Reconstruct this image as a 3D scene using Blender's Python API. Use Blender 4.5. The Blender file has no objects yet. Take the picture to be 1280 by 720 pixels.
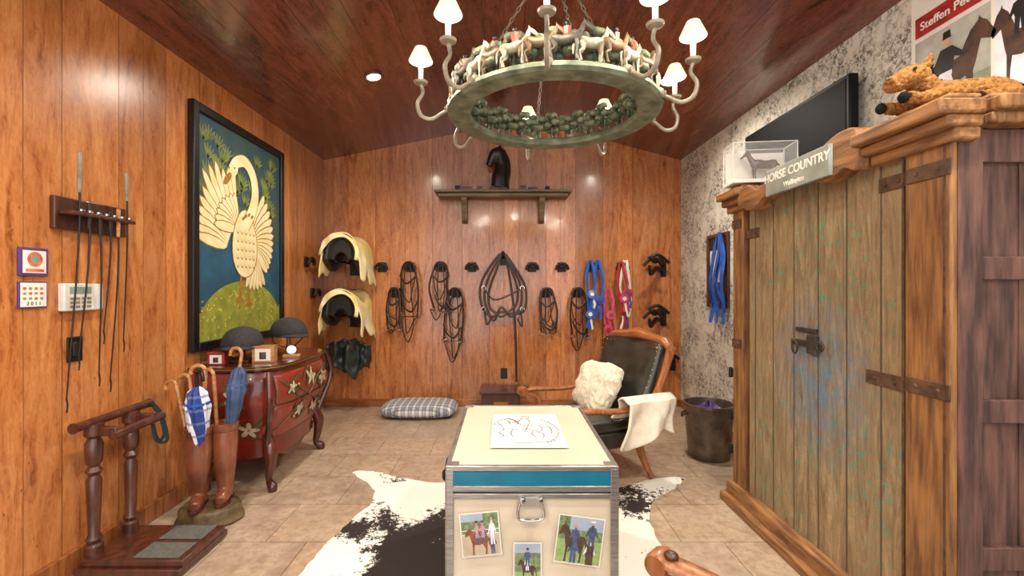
import bpy, bmesh, math, random
from mathutils import Vector, Matrix, noise
random.seed(7)
S=bpy.context.scene; COL=S.collection
pi=math.pi; sin=math.sin; cos=math.cos
S.view_settings.view_transform='Standard'; S.view_settings.exposure=.34
def hx(h,k=1.0):
    o=[]
    for i in (0,2,4):
        v=int(h[i:i+2],16)/255
        o.append((v/12.92 if v<=.04045 else ((v+.055)/1.055)**2.4)*k)
    return (*o,1)
# ---------- materials ----------
class NT:
    def __init__(s,name):
        s.m=bpy.data.materials.new(name); s.m.use_nodes=True; s.t=s.m.node_tree
        s.b=s.t.nodes['Principled BSDF']
    def n(s,ty,**k):
        x=s.t.nodes.new(ty)
        for a,v in k.items(): setattr(x,a,v)
        return x
    def lk(s,v,i):
        if isinstance(v,bpy.types.NodeSocket): s.t.links.new(v,i)
        elif v is not None: i.default_value=v
    def ma(s,op,a,b=None,c=None,cl=False):
        x=s.n('ShaderNodeMath',operation=op,use_clamp=cl)
        for i,v in enumerate((a,b,c)):
            if v is not None: s.lk(v,x.inputs[i])
        return x.outputs[0]
    def mix(s,f,a,b,bt='MIX'):
        x=s.n('ShaderNodeMix',data_type='RGBA',blend_type=bt)
        s.lk(f,x.inputs[0]); s.lk(a,x.inputs[6]); s.lk(b,x.inputs[7]); return x.outputs[2]
    def noi(s,vec,sc,det=4,ro=.55,di=0):
        x=s.n('ShaderNodeTexNoise'); s.lk(vec,x.inputs['Vector']); x.inputs['Scale'].default_value=sc
        x.inputs['Detail'].default_value=det; x.inputs['Roughness'].default_value=ro; x.inputs['Distortion'].default_value=di
        return x.outputs['Fac']
    def mr(s,v,a,b,c=0,d=1):
        x=s.n('ShaderNodeMapRange'); s.lk(v,x.inputs[0])
        for i,q in enumerate((a,b,c,d)): x.inputs[i+1].default_value=q
        return x.outputs[0]
    def comb(s,x,y,z):
        c=s.n('ShaderNodeCombineXYZ'); s.lk(x,c.inputs[0]); s.lk(y,c.inputs[1]); s.lk(z,c.inputs[2]); return c.outputs[0]
    def pos(s):
        g=s.n('ShaderNodeNewGeometry').outputs['Position']; p=s.n('ShaderNodeSeparateXYZ'); s.lk(g,p.inputs[0]); return g,p.outputs
    def obj(s): return s.n('ShaderNodeTexCoord').outputs['Object']
    def bump(s,h,st=.3,di=.01):
        x=s.n('ShaderNodeBump'); x.inputs['Strength'].default_value=st; x.inputs['Distance'].default_value=di
        s.lk(h,x.inputs['Height']); s.lk(x.outputs[0],s.b.inputs['Normal'])
    def set(s,**k):
        for a,v in k.items():
            s.lk(v,s.b.inputs[{'c':'Base Color','r':'Roughness','m':'Metallic','coat':'Coat Weight','ec':'Emission Color','es':'Emission Strength','al':'Alpha','sp':'Specular IOR Level','tr':'Transmission Weight','cr':'Coat Roughness'}[a]])
        return s.m
def M(name,h,r=.5,m=0,h2=None,sc=12,bump=.1,bs=60,coat=0,es=0,al=1,st=None,lo=.35,hi=.65,sp=.5):
    t=NT(name); v=t.obj()
    if st:
        mp=t.n('ShaderNodeMapping'); t.lk(v,mp.inputs[0]); mp.inputs['Scale'].default_value=st; v=mp.outputs[0]
    a=hx(h); b=hx(h2) if h2 else tuple(x*.78 for x in a[:3])+(1,)
    f=t.mr(t.noi(v,sc,5),lo,hi)
    col=t.mix(f,b,a)
    t.set(c=col,r=r,m=m,coat=coat,al=al,sp=sp)
    if bump: t.bump(t.noi(v,bs,3),bump,.004)
    if es: t.set(ec=a,es=es)
    return t.m
def planks(name,ax,along,w,dark,mid,light,rough=.3,coat=.3,groove=.014,gs=1.0,knots=True,var=.4,cr=.2):
    t=NT(name); g,p=t.pos()
    u=t.ma('DIVIDE',p[ax],w); u=t.ma('ADD',u,t.ma('MULTIPLY',t.ma('SINE',t.ma('MULTIPLY',u,2.1)),.22))
    fl=t.ma('FLOOR',u); fr=t.ma('FRACT',u)
    ed=t.ma('MINIMUM',fr,t.ma('SUBTRACT',1,fr))
    wn=t.n('ShaderNodeTexWhiteNoise',noise_dimensions='1D'); t.lk(fl,wn.inputs['W']); rnd=wn.outputs[0]
    off=t.ma('MULTIPLY',rnd,37.0)
    L=p[along]
    v=t.comb(t.ma('MULTIPLY',p[ax],9*gs),off,t.ma('ADD',t.ma('MULTIPLY',L,1.5*gs),off))
    n1=t.noi(v,1.0,4,.55,2.4)
    v2=t.comb(t.ma('MULTIPLY',p[ax],130*gs),off,t.ma('MULTIPLY',L,9*gs)); n2=t.noi(v2,1.0,3,.6,.5)
    v3=t.comb(t.ma('MULTIPLY',p[ax],45*gs),off,t.ma('MULTIPLY',L,18*gs)); n3=t.noi(v3,1.0,4,.65,1.2)
    f=t.ma('ADD',t.ma('ADD',t.ma('MULTIPLY',n1,.5),t.ma('MULTIPLY',n2,.15)),t.ma('MULTIPLY',n3,.35))
    rp=t.n('ShaderNodeValToRGB'); t.lk(f,rp.inputs[0]); e=rp.color_ramp.elements
    e[0].position=.35; e[0].color=hx(dark); e[1].position=.64; e[1].color=hx(light)
    q=e.new(.47); q.color=hx(mid)
    br=t.mr(rnd,0,1,1-var/2,1+var/2)
    cc=t.n('ShaderNodeVectorMath',operation='SCALE'); t.lk(rp.outputs[0],cc.inputs[0]); t.lk(br,cc.inputs[3])
    col=cc.outputs[0]
    if knots:
        vo=t.n('ShaderNodeTexVoronoi'); t.lk(t.comb(t.ma('MULTIPLY',p[ax],4.2),off,t.ma('MULTIPLY',L,1.7)),vo.inputs['Vector'])
        k=t.mr(vo.outputs['Distance'],.03,.08,.8,0)
        col=t.mix(k,col,hx('3a160a'))
    gm=t.mr(ed,groove*.4,groove,1,0)
    col=t.mix(t.ma('MULTIPLY',gm,.7),col,hx('35170b'))
    t.set(c=col,r=rough,coat=coat,cr=cr)
    t.bump(t.ma('SUBTRACT',t.ma('MULTIPLY',n2,.12),gm),.35,.006)
    return t.m
mBack=planks('pine_back',0,2,.2,'7d3e1d','ac693a','c68654',rough=.2,coat=.5,cr=.1)
mLeft=planks('pine_left',1,2,.2,'83411d','b26d3a','cb8c55',rough=.28,coat=.25,cr=.25)
mCeil=planks('mahogany_ceiling',0,1,.17,'3e1d15','66382b','7e4b3a',rough=.2,coat=.6,groove=.024,var=.3,knots=False,cr=.12)
def floor_mat():
    t=NT('stone_tile'); g,p=t.pos()
    v=t.comb(t.ma('ADD',p[0],.15),t.ma('SUBTRACT',p[1],2.24),0.0)
    b=t.n('ShaderNodeTexBrick'); b.offset=.5; t.lk(v,b.inputs['Vector'])
    b.inputs['Color1'].default_value=hx('b0987f'); b.inputs['Color2'].default_value=hx('978473'); b.inputs['Mortar'].default_value=hx('8c7866')
    for k,q in (('Scale',1),('Mortar Size',.004),('Mortar Smooth',.6),('Brick Width',.41),('Row Height',.39)): b.inputs[k].default_value=q
    n=t.noi(g,5,8,.65,.8); n2=t.noi(g,22,6,.75); n3=t.noi(g,2.5,3)
    c=t.mix(t.mr(n,.35,.68),b.outputs[0],hx('c6b098'),'MIX')
    c=t.mix(t.mr(n2,.44,.68,0,.75),c,hx('8e6f55')); c=t.mix(t.mr(n3,.5,.7,0,.35),c,hx('98877c'))
    c=t.mix(t.ma('MULTIPLY',b.outputs['Fac'],.6),c,hx('6a5a4c'))
    t.set(c=c,r=.3); t.bump(t.ma('SUBTRACT',t.ma('MULTIPLY',n2,.3),b.outputs['Fac']),.3,.004); return t.m
def toile():
    t=NT('toile_wallpaper'); g,p=t.pos()
    a=t.mr(t.noi(g,5,3,.6,.6),.42,.55); b=t.mr(t.noi(g,42,6,.8,.8),.46,.56); c=t.mr(t.noi(g,14,5,.7),.49,.58)
    f=t.ma('MULTIPLY',a,b,cl=True); f=t.ma('MAXIMUM',f,t.ma('MULTIPLY',t.ma('MULTIPLY',c,b),.7))
    t.set(c=t.mix(f,hx('d3cdbf'),hx('625c55')),r=.7); return t.m
def cow():
    t=NT('cowhide'); g,p=t.pos()
    a=t.noi(g,2.6,2,.5,.3); b=t.noi(g,34,5,.8,.3)
    def blob(x,y,r0,r1):
        dx=t.ma('SUBTRACT',p[0],x); dy=t.ma('MULTIPLY',t.ma('SUBTRACT',p[1],y),.6)
        return t.mr(t.ma('SQRT',t.ma('ADD',t.ma('MULTIPLY',dx,dx),t.ma('MULTIPLY',dy,dy))),r0,r1,.09,-.07)
    bi=t.ma('MAXIMUM',blob(-.36,1.9,.12,.6),blob(.62,2.75,.05,.35))
    f=t.ma('ADD',t.ma('ADD',t.ma('MULTIPLY',a,.62),t.ma('MULTIPLY',b,.38)),bi); k=t.mr(f,.493,.503)
    c=t.mix(k,hx('f0ece2'),hx('231a16')); t.set(c=c,r=.75)
    t.bump(t.noi(g,220,2),.4,.004); return t.m
def armo():
    t=NT('weathered_door_wood'); g,p=t.pos()
    w=.165; u=t.ma('DIVIDE',p[1],w); fl=t.ma('FLOOR',u); fr=t.ma('FRACT',u); ed=t.ma('MINIMUM',fr,t.ma('SUBTRACT',1,fr))
    wn=t.n('ShaderNodeTexWhiteNoise',noise_dimensions='1D'); t.lk(fl,wn.inputs['W']); r=wn.outputs[0]
    v=t.comb(t.ma('MULTIPLY',p[0],8),t.ma('MULTIPLY',p[1],16),t.ma('ADD',t.ma('MULTIPLY',p[2],2.2),t.ma('MULTIPLY',r,30)))
    n=t.noi(v,1,8,.75,2.4); ng=t.noi(g,9,7,.8,.6)
    c=t.mix(t.mr(n,.34,.64),hx('5c4530'),hx('b39a74')); c=t.mix(t.mr(ng,.42,.62,0,.55),c,hx('7d6850')); c=t.mix(t.ma('MULTIPLY',r,.3),c,hx('9a8058'))
    n2=t.noi(g,3.2,5,.6); c=t.mix(t.mr(n2,.55,.75,0,.4),c,hx('5f5d3e'))
    n3=t.noi(g,30,6,.85,.6); n4=t.noi(g,3.4,4,.7); k=t.ma('MULTIPLY',t.mr(n3,.56,.59),t.mr(n4,.46,.58))
    c=t.mix(k,c,hx('2aa084')); n5=t.noi(g,75,3,.8); c=t.mix(t.ma('MULTIPLY',t.mr(n5,.63,.65),.9),c,hx('37885f'))
    dy=t.ma('SUBTRACT',p[1],1.98); dz=t.ma('MULTIPLY',t.ma('SUBTRACT',p[2],.86),.85)
    d=t.ma('SQRT',t.ma('ADD',t.ma('MULTIPLY',dy,dy),t.ma('MULTIPLY',dz,dz)))
    c=t.mix(t.ma('MULTIPLY',t.mr(d,.05,.36,.8,0),t.mr(t.noi(g,14,7,.8),.38,.6)),c,hx('5583a6'))
    c=t.mix(t.ma('MULTIPLY',t.mr(ed,.012,.04,1,0),.75),c,hx('26180d'))
    t.set(c=c,r=.65); t.bump(t.ma('ADD',n,ng),.6,.006); return t.m
def plaid():
    t=NT('plaid_fabric'); g,p=t.pos()
    def st(q,s,th): return t.mr(t.ma('ABSOLUTE',t.ma('SINE',t.ma('MULTIPLY',q,s))),th-.05,th+.05)
    f=t.ma('MULTIPLY',t.ma('ADD',st(p[0],48,.7),st(p[1],48,.7)),.5)
    f2=t.ma('MULTIPLY',t.ma('ADD',st(p[0],96,.93),st(p[1],96,.93)),.5)
    c=t.mix(f,hx('d8d5cf'),hx('7c8190')); c=t.mix(f2,c,hx('3a445e')); t.set(c=c,r=.9); return t.m
def tartan():
    t=NT('blue_tartan_cloth'); v=t.obj(); q=t.n('ShaderNodeSeparateXYZ'); t.lk(v,q.inputs[0])
    an=t.ma('ARCTAN2',q.outputs[1],q.outputs[0])
    s1=t.ma('SINE',t.ma('ADD',t.ma('MULTIPLY',an,4),t.ma('MULTIPLY',q.outputs[2],9))); s2=t.ma('SINE',t.ma('MULTIPLY',q.outputs[2],90))
    c=t.mix(t.mr(s1,.1,.2),hx('25408c'),hx('e6e6ee')); c=t.mix(t.mr(s2,.8,.86,0,.7),c,hx('6a76a8'))
    t.set(c=c,r=.6); return t.m
mFloor=floor_mat(); mToile=toile(); mCow=cow(); mArm=armo(); mPlaid=plaid(); mTart=tartan()
grain=(14,14,1.2)
mBlk=M('black_leather','1f1b1a',.38,coat=.2); mBlkP=M('black_plastic','101011',.4,bump=0)
mDkW=M('dark_wood','54301f',.35,h2='331610',st=grain,sc=3,coat=.3); mIron=M('black_iron','2a2522',.5,.5)
mWood=M('polished_cherry_wood','ab6b3c',.3,h2='784220',st=grain,sc=3,coat=.4)
mWoodX=M('cherry_wood_rail','ab6b3c',.3,h2='784220',st=(1.5,12,12),sc=3,coat=.3)
mShelf=M('shelf_wood','7a6542',.45,h2='524228',st=(1.5,12,12),sc=3)
mArmS=M('aged_brown_wood','a0703f',.6,h2='603d22',st=(12,12,1.3),sc=3.5,bump=.5,bs=14)
mArmY=M('aged_moulding_wood','a57545',.6,h2='674326',st=(12,1.6,12),sc=3.5,bump=.4,bs=14)
mSide=M('weathered_reddish_brown_wood','6e4c42',.65,h2='3a2722',st=(10,10,1.2),sc=4,bump=.5,bs=14)
mRust=M('rusty_iron','6a4c36',.7,.2,h2='443022',sc=30,bump=.4)
mVerd=M('verdigris_bronze','86907a',.55,.1,h2='525c48',sc=14,bump=.5,bs=40)
mTree=M('bronze_foliage','7a8568',.6,.1,h2='484f3a',sc=40,bump=.5,bs=60)
mHA=M('figure_white','c4bca6',.5,h2='8d8570',sc=60); mHB=M('figure_brown','7d6246',.5,h2='4c3b2a',sc=60); mHC=M('figure_dark','555044',.5,h2='302d26',sc=60)
mRed=M('red_enamel','b83a30',.5); mPew=M('pewter_arm','a39a88',.45,.2,h2='6f6656')
mCream=M('candle_cream','e4dcc8',.5); mShade=M('pale_glowing_shade','dccfb2',.4,.1,h2='bcab88',es=1.0)
mShIn=M('shade_lining','fff4dc',.6,es=20,bump=0); mBulb=M('glowing_bulb','fff0d0',.4,es=80,bump=0)
mAlu=M('brushed_aluminium','b5b3b0',.35,.85,h2='8f8c88',st=(1,1,20),bump=.05); mChr=M('chrome','d8d8d8',.15,1,bump=0)
mTr=M('beige_trunk_laminate','d6c9b4',.4,h2='cbbea6',sc=3,bump=.05); mTeal=M('teal_stripe','0d6f8c',.35,bump=0)
mPaper=M('white_paper','ece8e0',.6,h2='e2ddd3',bump=0,sc=3); mInk=M('brown_ink','5a3322',.6,bump=0)
mLthr=M('dark_leather','34322c',.3,h2='211e1a',sc=8,coat=.4,bump=.25,bs=90)
mBrass=M('brass_nails','b08948',.3,.9); mKnit=M('cream_fleece','ece4d0',.95,h2='d3c7ac',sc=40,bump=.9,bs=140)
mThrow=M('ivory_throw','eee6d4',.9,h2='ddd1b9',sc=20,bump=.5,bs=90)
mBoot=M('brown_boot_leather','8a4e34',.25,h2='603320',sc=6,coat=.5); mStone=M('bronzed_base','6e5a3c',.5,h2='463722',sc=20,bump=.5,bs=30)
mCane=M('cane_wood','c98f55',.35,h2='9a6432',st=(1,1,12),sc=4,coat=.3); mNavy=M('slate_blue_nylon','4a5f88',.45,h2='324464')
mLac=M('red_lacquer','84261c',.28,h2='561812',sc=5,coat=.5,bump=.05); mLac2=M('drawer_lacquer','7b3426',.3,h2='8a2c20',sc=4,coat=.5,bump=.05)
mTopc=M('chest_top_lacquer','5e2a1a',.25,h2='30140e',sc=4,coat=.5,bump=.03)
mGold=M('gilt_line','8a6a34',.4,.5); mPetal=M('painted_petal','cfc6aa',.5,h2='a09474',sc=40,bump=0); mLeafc=M('painted_leaf','5a5c38',.5,h2='404426',sc=30,bump=0)
mVelv=M('black_velvet','242226',.85,h2='353235',sc=60); mYel=M('yellow_cover_cloth','e6ca68',.85,h2='f2e6bc',sc=4,bump=.4,bs=24)
mWhite=M('white_plastic','e4e2dc',.4,bump=0); mGrey=M('grey_lcd','8f9a90',.3,bump=0); mPurp=M('purple_frame','5b3a78',.5); mOrg=M('orange_red_print','c2472e',.5,h2='d98a5a',sc=30,bump=0)
mPad=M('grey_rubber_pad','62635c',.8,h2='4e4f49',sc=60); mMah=M('mahogany_polish','5e3424',.3,h2='3c1e15',st=(10,10,1.5),sc=3,coat=.4)
mBlue=M('royal_blue_satin','2a60bc',.4,h2='1a4490'); mPink=M('pink_satin','d04a70',.4,h2='a83054'); mRedS=M('red_satin','b83030',.4,h2='8a2020'); mWSat=M('white_satin','e8e2d8',.4); mPurS=M('purple_satin','5a3a86',.4)
mTan=M('tan_plush','ad7c48',1,h2='7a5029',sc=60,bump=1.0,bs=200,sp=.1); mDkP=M('black_plush','24201f',.95,bump=.8,bs=120,sp=.1)
mTeal2=M('dark_green_strap','26332f',.7); mBkt=M('bronze_bucket','8a7a6a',.35,.6,h2='5c5046',sc=10); mBag=M('purple_bag','6a4a9a',.4,h2='463070')
mSign=M('weathered_grey_sign','a3a89f',.65,h2='82887f',sc=8); mLet=M('cream_letter','fbf8ee',.6,bump=0)
mScr=M('tv_screen','08090a',.6,bump=0,sp=.15); mTvB=M('tv_housing','0a0a0b',.5,bump=0,sp=.2); mStrap=M('brown_bridle_leather','2a1913',.4)
def glassm():
    t=NT('clear_plastic'); n=t.noi(t.obj(),3); t.set(c=t.mix(n,hx('e8f0f4'),hx('ffffff')),r=.08,al=.15); return t.m
mGl=glassm()
# ---------- geometry helpers ----------
def FR(o,x,y):
    x=Vector(x).normalized(); y=Vector(y).normalized(); z=x.cross(y)
    m=Matrix.Identity(4)
    for i in range(3): m[i][0]=x[i]; m[i][1]=y[i]; m[i][2]=z[i]; m[i][3]=o[i]
    return m
def crv(P,k=6,closed=False):
    P=[Vector(p) for p in P]; n=len(P); o=[]
    rng=n if closed else n-1
    for i in range(rng):
        if closed: a,b,c,d=P[i-1],P[i],P[(i+1)%n],P[(i+2)%n]
        else: a,b,c,d=P[max(i-1,0)],P[i],P[i+1],P[min(i+2,n-1)]
        for j in range(k):
            t=j/k
            o.append(.5*((2*b)+(c-a)*t+(2*a-5*b+4*c-d)*t*t+(3*b-3*c+d-a)*t**3))
    if not closed: o.append(P[-1])
    return o
def lerpl(L,t):
    x=t*(len(L)-1); i=min(int(x),len(L)-2); f=x-i; return L[i]*(1-f)+L[i+1]*f
class G:
    def __init__(s): s.bm=bmesh.new(); s.mi=0; s.M=None
    def v(s,p):
        p=Vector(p)
        if s.M: p=s.M@p
        return s.bm.verts.new(p)
    def f(s,vs):
        try: f=s.bm.faces.new(vs)
        except ValueError: return
        f.material_index=s.mi; f.smooth=True
    def box(s,c,d,R=None):
        c=Vector(c); V=[]
        for z in (-.5,.5):
            for x,y in ((-.5,-.5),(.5,-.5),(.5,.5),(-.5,.5)):
                q=Vector((x*d[0],y*d[1],z*d[2]))
                if R: q=R@q
                V.append(s.v(c+q))
        for q in ((3,2,1,0),(4,5,6,7),(0,1,5,4),(1,2,6,5),(2,3,7,6),(3,0,4,7)): s.f([V[i] for i in q])
        return s
    def tube(s,P,r,n=8,closed=False,fl=1.0,up=None):
        P=[Vector(p) for p in P]; N=len(P); rings=[]; prev=None
        for i in range(N):
            a=P[(i-1)%N] if (closed or i>0) else P[i]; b=P[(i+1)%N] if (closed or i<N-1) else P[i]
            t=(b-a); t=t.normalized() if t.length>1e-9 else Vector((0,0,1))
            if up: x=t.cross(Vector(up)); x=x.normalized() if x.length>1e-5 else t.orthogonal().normalized()
            elif prev is None: x=t.orthogonal().normalized()
            else:
                x=prev-t*prev.dot(t); x=x.normalized() if x.length>1e-6 else t.orthogonal().normalized()
            prev=x; y=t.cross(x)
            rr=r if isinstance(r,(int,float)) else lerpl(r,i/(N-1))
            rings.append([s.v(P[i]+x*(cos(2*pi*k/n)*rr)+y*(sin(2*pi*k/n)*rr*fl)) for k in range(n)])
        for i in range(N if closed else N-1):
            A,B=rings[i],rings[(i+1)%N]
            for k in range(n): s.f([A[k],A[(k+1)%n],B[(k+1)%n],B[k]])
        if not closed: s.f(rings[0][::-1]); s.f(rings[-1])
        return s
    def lathe(s,pr,n=20,c=(0,0,0),R=None,cap=True,mod=None):
        c=Vector(c); rings=[]
        for r,z in pr:
            ring=[]
            for k in range(n):
                a=2*pi*k/n; rr=max(r,1e-4)*(mod(a,z) if mod else 1); q=Vector((cos(a)*rr,sin(a)*rr,z))
                if R: q=R@q
                ring.append(s.v(c+q))
            rings.append(ring)
        for i in range(len(rings)-1):
            for k in range(n): s.f([rings[i][k],rings[i][(k+1)%n],rings[i+1][(k+1)%n],rings[i+1][k]])
        if cap: s.f(rings[0][::-1]); s.f(rings[-1])
        return s
    def ell(s,c,r,n=12,R=None):
        m=max(6,n//2+2); pr=[(sin(pi*i/m),-cos(pi*i/m)) for i in range(m+1)]
        D=Matrix.Diagonal(Vector(r)); D=(R@D) if R else D
        return s.lathe(pr,n,c,D,cap=False)
    def prism(s,pts,z0,z1):
        A=[s.v((p[0],p[1],z0)) for p in pts]; B=[s.v((p[0],p[1],z1)) for p in pts]; n=len(pts)
        s.f(A[::-1]); s.f(B)
        for i in range(n): s.f([A[i],A[(i+1)%n],B[(i+1)%n],B[i]])
        return s
    def poly(s,pts,z=0,mi=None):
        if mi is not None: s.mi=mi
        s.f([s.v((p[0],p[1],z)) for p in pts]); return s
    def grid(s,fn,nu,nv,cu=False):
        V=[[s.v(fn(i/nu,j/nv)) for j in range(nv+1)] for i in range(nu if cu else nu+1)]
        for i in range(nu):
            a=V[i]; b=V[(i+1)%len(V)]
            for j in range(nv): s.f([a[j],b[j],b[j+1],a[j+1]])
        return s
    def out(s,name,mats,par=None,label=None,cat=None,group=None,kind=None,bev=0,solid=0,rem=0,sub=0,ang=38,norm=True):
        if not isinstance(mats,(list,tuple)): mats=[mats]
        if norm: bmesh.ops.recalc_face_normals(s.bm,faces=s.bm.faces)
        o=Vector((0,0,0))
        if par is None and kind!='structure' and s.bm.verts:
            xs=[v.co for v in s.bm.verts]
            o=Vector(((min(v.x for v in xs)+max(v.x for v in xs))/2,(min(v.y for v in xs)+max(v.y for v in xs))/2,min(v.z for v in xs)))
            bmesh.ops.translate(s.bm,verts=s.bm.verts,vec=-o)
        me=bpy.data.meshes.new(name); s.bm.to_mesh(me); s.bm.free()
        for m in mats: me.materials.append(m)
        me.set_sharp_from_angle(angle=math.radians(ang))
        ob=bpy.data.objects.new(name,me); COL.objects.link(ob); ob.location=o
        if par: ob.parent=par
        if label: ob['label']=label
        if cat: ob['category']=cat
        if group: ob['group']=group
        if kind: ob['kind']=kind
        if rem: q=ob.modifiers.new('r','REMESH'); q.mode='VOXEL'; q.voxel_size=rem; q.use_smooth_shade=True; q=ob.modifiers.new('s','SMOOTH'); q.iterations=4
        if solid: q=ob.modifiers.new('so','SOLIDIFY'); q.thickness=solid; q.offset=0
        if bev: q=ob.modifiers.new('b','BEVEL'); q.width=bev; q.segments=2; q.limit_method='ANGLE'
        if sub: q=ob.modifiers.new('su','SUBSURF'); q.levels=sub; q.render_levels=sub
        return ob
def E(name,label,cat,loc,rz=0,group=None,par=None,rot=None):
    o=bpy.data.objects.new(name,None); o.empty_display_size=.05; COL.objects.link(o); o.location=loc
    o.rotation_euler=rot if rot else (0,0,rz)
    if label: o['label']=label
    if cat: o['category']=cat
    if group: o['group']=group
    if par: o.parent=par
    return o
def text(body,size,mat,par,Mx,name='lettering',ext=.0008,al='CENTER',off=0):
    cu=bpy.data.curves.new('t','FONT'); cu.body=body; cu.size=size; cu.extrude=ext; cu.align_x=al; cu.align_y='CENTER'; cu.offset=off
    ob=bpy.data.objects.new('t',cu); COL.objects.link(ob)
    me=bpy.data.meshes.new_from_object(ob.evaluated_get(bpy.context.evaluated_depsgraph_get()))
    bpy.data.objects.remove(ob); me.transform(Mx); me.materials.clear(); me.materials.append(mat)
    o=bpy.data.objects.new(name,me); COL.objects.link(o); o.parent=par; return o
HS=[(.0,.72),(.03,.66),(.12,.70),(.17,.72),(.2,.6),(.23,.48),(.26,.4),(.26,.22),(.25,.03),(.24,0),(.31,0),(.31,.05),(.32,.22),(.35,.37),(.5,.34),(.64,.38),(.68,.3),(.74,.2),(.72,.04),(.71,0),(.78,0),(.79,.05),(.8,.22),(.82,.36),(.86,.5),(.9,.35),(.93,.15),(.97,.2),(.95,.45),(.89,.6),(.82,.66),(.7,.67),(.55,.62),(.42,.64),(.36,.76),(.29,.88),(.2,.95),(.19,1.0),(.16,.95),(.1,.9)]
def hs(x,y,w,h,flip=False): return [((x+(1-a if flip else a)*w),y+b*h) for a,b in HS]
PS=[(.3,0),(.45,0),(.5,.4),(.55,0),(.7,0),(.68,.45),(.72,.55),(.85,.42),(.9,.48),(.72,.8),(.58,.83),(.6,.93),(.5,1),(.4,.93),(.42,.83),(.28,.8),(.1,.48),(.15,.42),(.28,.55),(.32,.45)]
def ps(x,y,w,h): return [(x+a*w,y+b*h) for a,b in PS]
def rc(x0,y0,x1,y1): return [(x0,y0),(x1,y0),(x1,y1),(x0,y1)]
def ov(x,y,a,b,n=12): return [(x+a*cos(2*pi*k/n),y+b*sin(2*pi*k/n)) for k in range(n)]
def horse3(g,s=1.0,c=(0,0,0),R=None):
    c=Vector(c); T=lambda p:c+((R@Vector(p)) if R else Vector(p))*s
    tb=lambda P,r,n=8:g.tube([T(p) for p in crv(P,4)],[q*s for q in r],n)
    tb([(-.42,0,.62),(-.2,0,.63),(.1,0,.6),(.35,0,.62),(.45,0,.58)],[.1,.17,.15,.17,.08],10)
    tb([(-.32,0,.66),(-.45,0,.85),(-.52,0,1.02),(-.6,0,1.02)],[.13,.09,.07,.06])
    tb([(-.5,0,1.06),(-.62,0,.98),(-.78,0,.82)],[.075,.07,.04])
    for y in (-.08,.08):
        tb([(-.3,y,.55),(-.31,y,.3),(-.29,y,.12),(-.31,y,0)],[.07,.04,.03,.045],6)
        tb([(.36,y,.6),(.3,y,.38),(.42,y,.28),(.38,y,.1),(.36,y,0)],[.11,.07,.035,.03,.045],6)
    tb([(.46,0,.66),(.58,0,.5),(.6,0,.2)],[.03,.05,.02],6)
    for y in (-.03,.03): tb([(-.52,y,1.08),(-.51,y,1.17)],[.025,.006],5)
# ---------- room shell ----------
XL,XR,YB,Y0=-1.9,1.867,4.806,-1.2; ZE=2.6; XP,ZP=.24,3.03
def st(g,n,m,**k): return g.out(n,m,kind='structure',**k)
st(G().box(((XL+XR)/2,(Y0+YB)/2,-.05),(XR-XL+.2,YB-Y0+.2,.1)),'floor',mFloor)
st(G().box((XL-.05,(Y0+YB)/2,ZE/2),(.1,YB-Y0,ZE)),'wall_left',mLeft)
st(G().box((XR+.05,(Y0+YB)/2,ZE/2),(.1,YB-Y0,ZE)),'wall_right',mToile)
g=G(); g.M=FR((0,YB,0),(1,0,0),(0,0,1)); g.prism([(XL-.1,0),(XR+.1,0),(XR+.1,ZE),(XP,ZP),(XL-.1,ZE)],0,-.1); st(g,'wall_back',mBack)
g=G(); g.M=FR((0,YB,0),(1,0,0),(0,0,1)); g.prism([(XL-.1,ZE-.02),(XP,ZP),(XR+.1,ZE-.026),(XR+.1,ZE+.1),(XP,ZP+.12),(XL-.1,ZE+.1)],-.1,YB-Y0); st(g,'ceiling',mCeil)
st(G().box((XL+.01,(Y0+YB)/2,.05),(.02,YB-Y0,.1)),'baseboard_left',mWood,bev=.004)
st(G().box(((XL+XR)/2,YB-.01,.04),(XR-XL-.04,.02,.08)),'baseboard_back',mWoodX,bev=.004)
st(G().box((XR-.01,3.8,.04),(.02,1.95,.08)),'baseboard_right',mWood,bev=.004)
# ---------- ceiling downlights, plus unseen ones added to brighten the room ----------
def czl(x): return ZE+(x-XL)*(ZP-ZE)/(XP-XL) if x<XP else ZE+(XR-x)*(ZP-ZE)/(XR-XP)
def light(name,ty,loc,en,col=(1,.91,.79),rad=.04,**k):
    l=bpy.data.lights.new(name,ty); l.energy=en; l.color=col
    if ty!='AREA': l.shadow_soft_size=rad
    for a,v in k.items(): setattr(l,a,v)
    o=bpy.data.objects.new(name,l); COL.objects.link(o); o.location=loc; return o
for i,(x,y) in enumerate([(-.945,3.3),(1.2,3.35),(-.945,1.0),(1.2,1.0),(-.945,-.4),(1.2,-.4)]):  # far pair are room fixtures; nearer ones are unseen, added as fill light
    z=czl(x)-.012; e=E('ceiling_downlight','small round recessed ceiling light glowing warm','ceiling light',(x,y,z),group='recessed ceiling lights')
    a=math.atan((ZP-ZE)/(XP-XL)) if x<XP else -math.atan((ZP-ZE)/(XR-XP)); e.rotation_euler=(0,-a,0)
    G().lathe([(.055,.012),(.062,0),(.05,-.006),(.045,0),(.045,.01)],24,cap=False).out('trim_ring',mAlu,e)
    G().lathe([(.0,.004),(.044,.002)],24,cap=False).out('lens',mBulb,e)
    light('downlight_or_fill_lamp','SPOT',(x,y,z-.03),95 if y>0 else 80,rad=.06,spot_size=2.8,spot_blend=.8)
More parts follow.
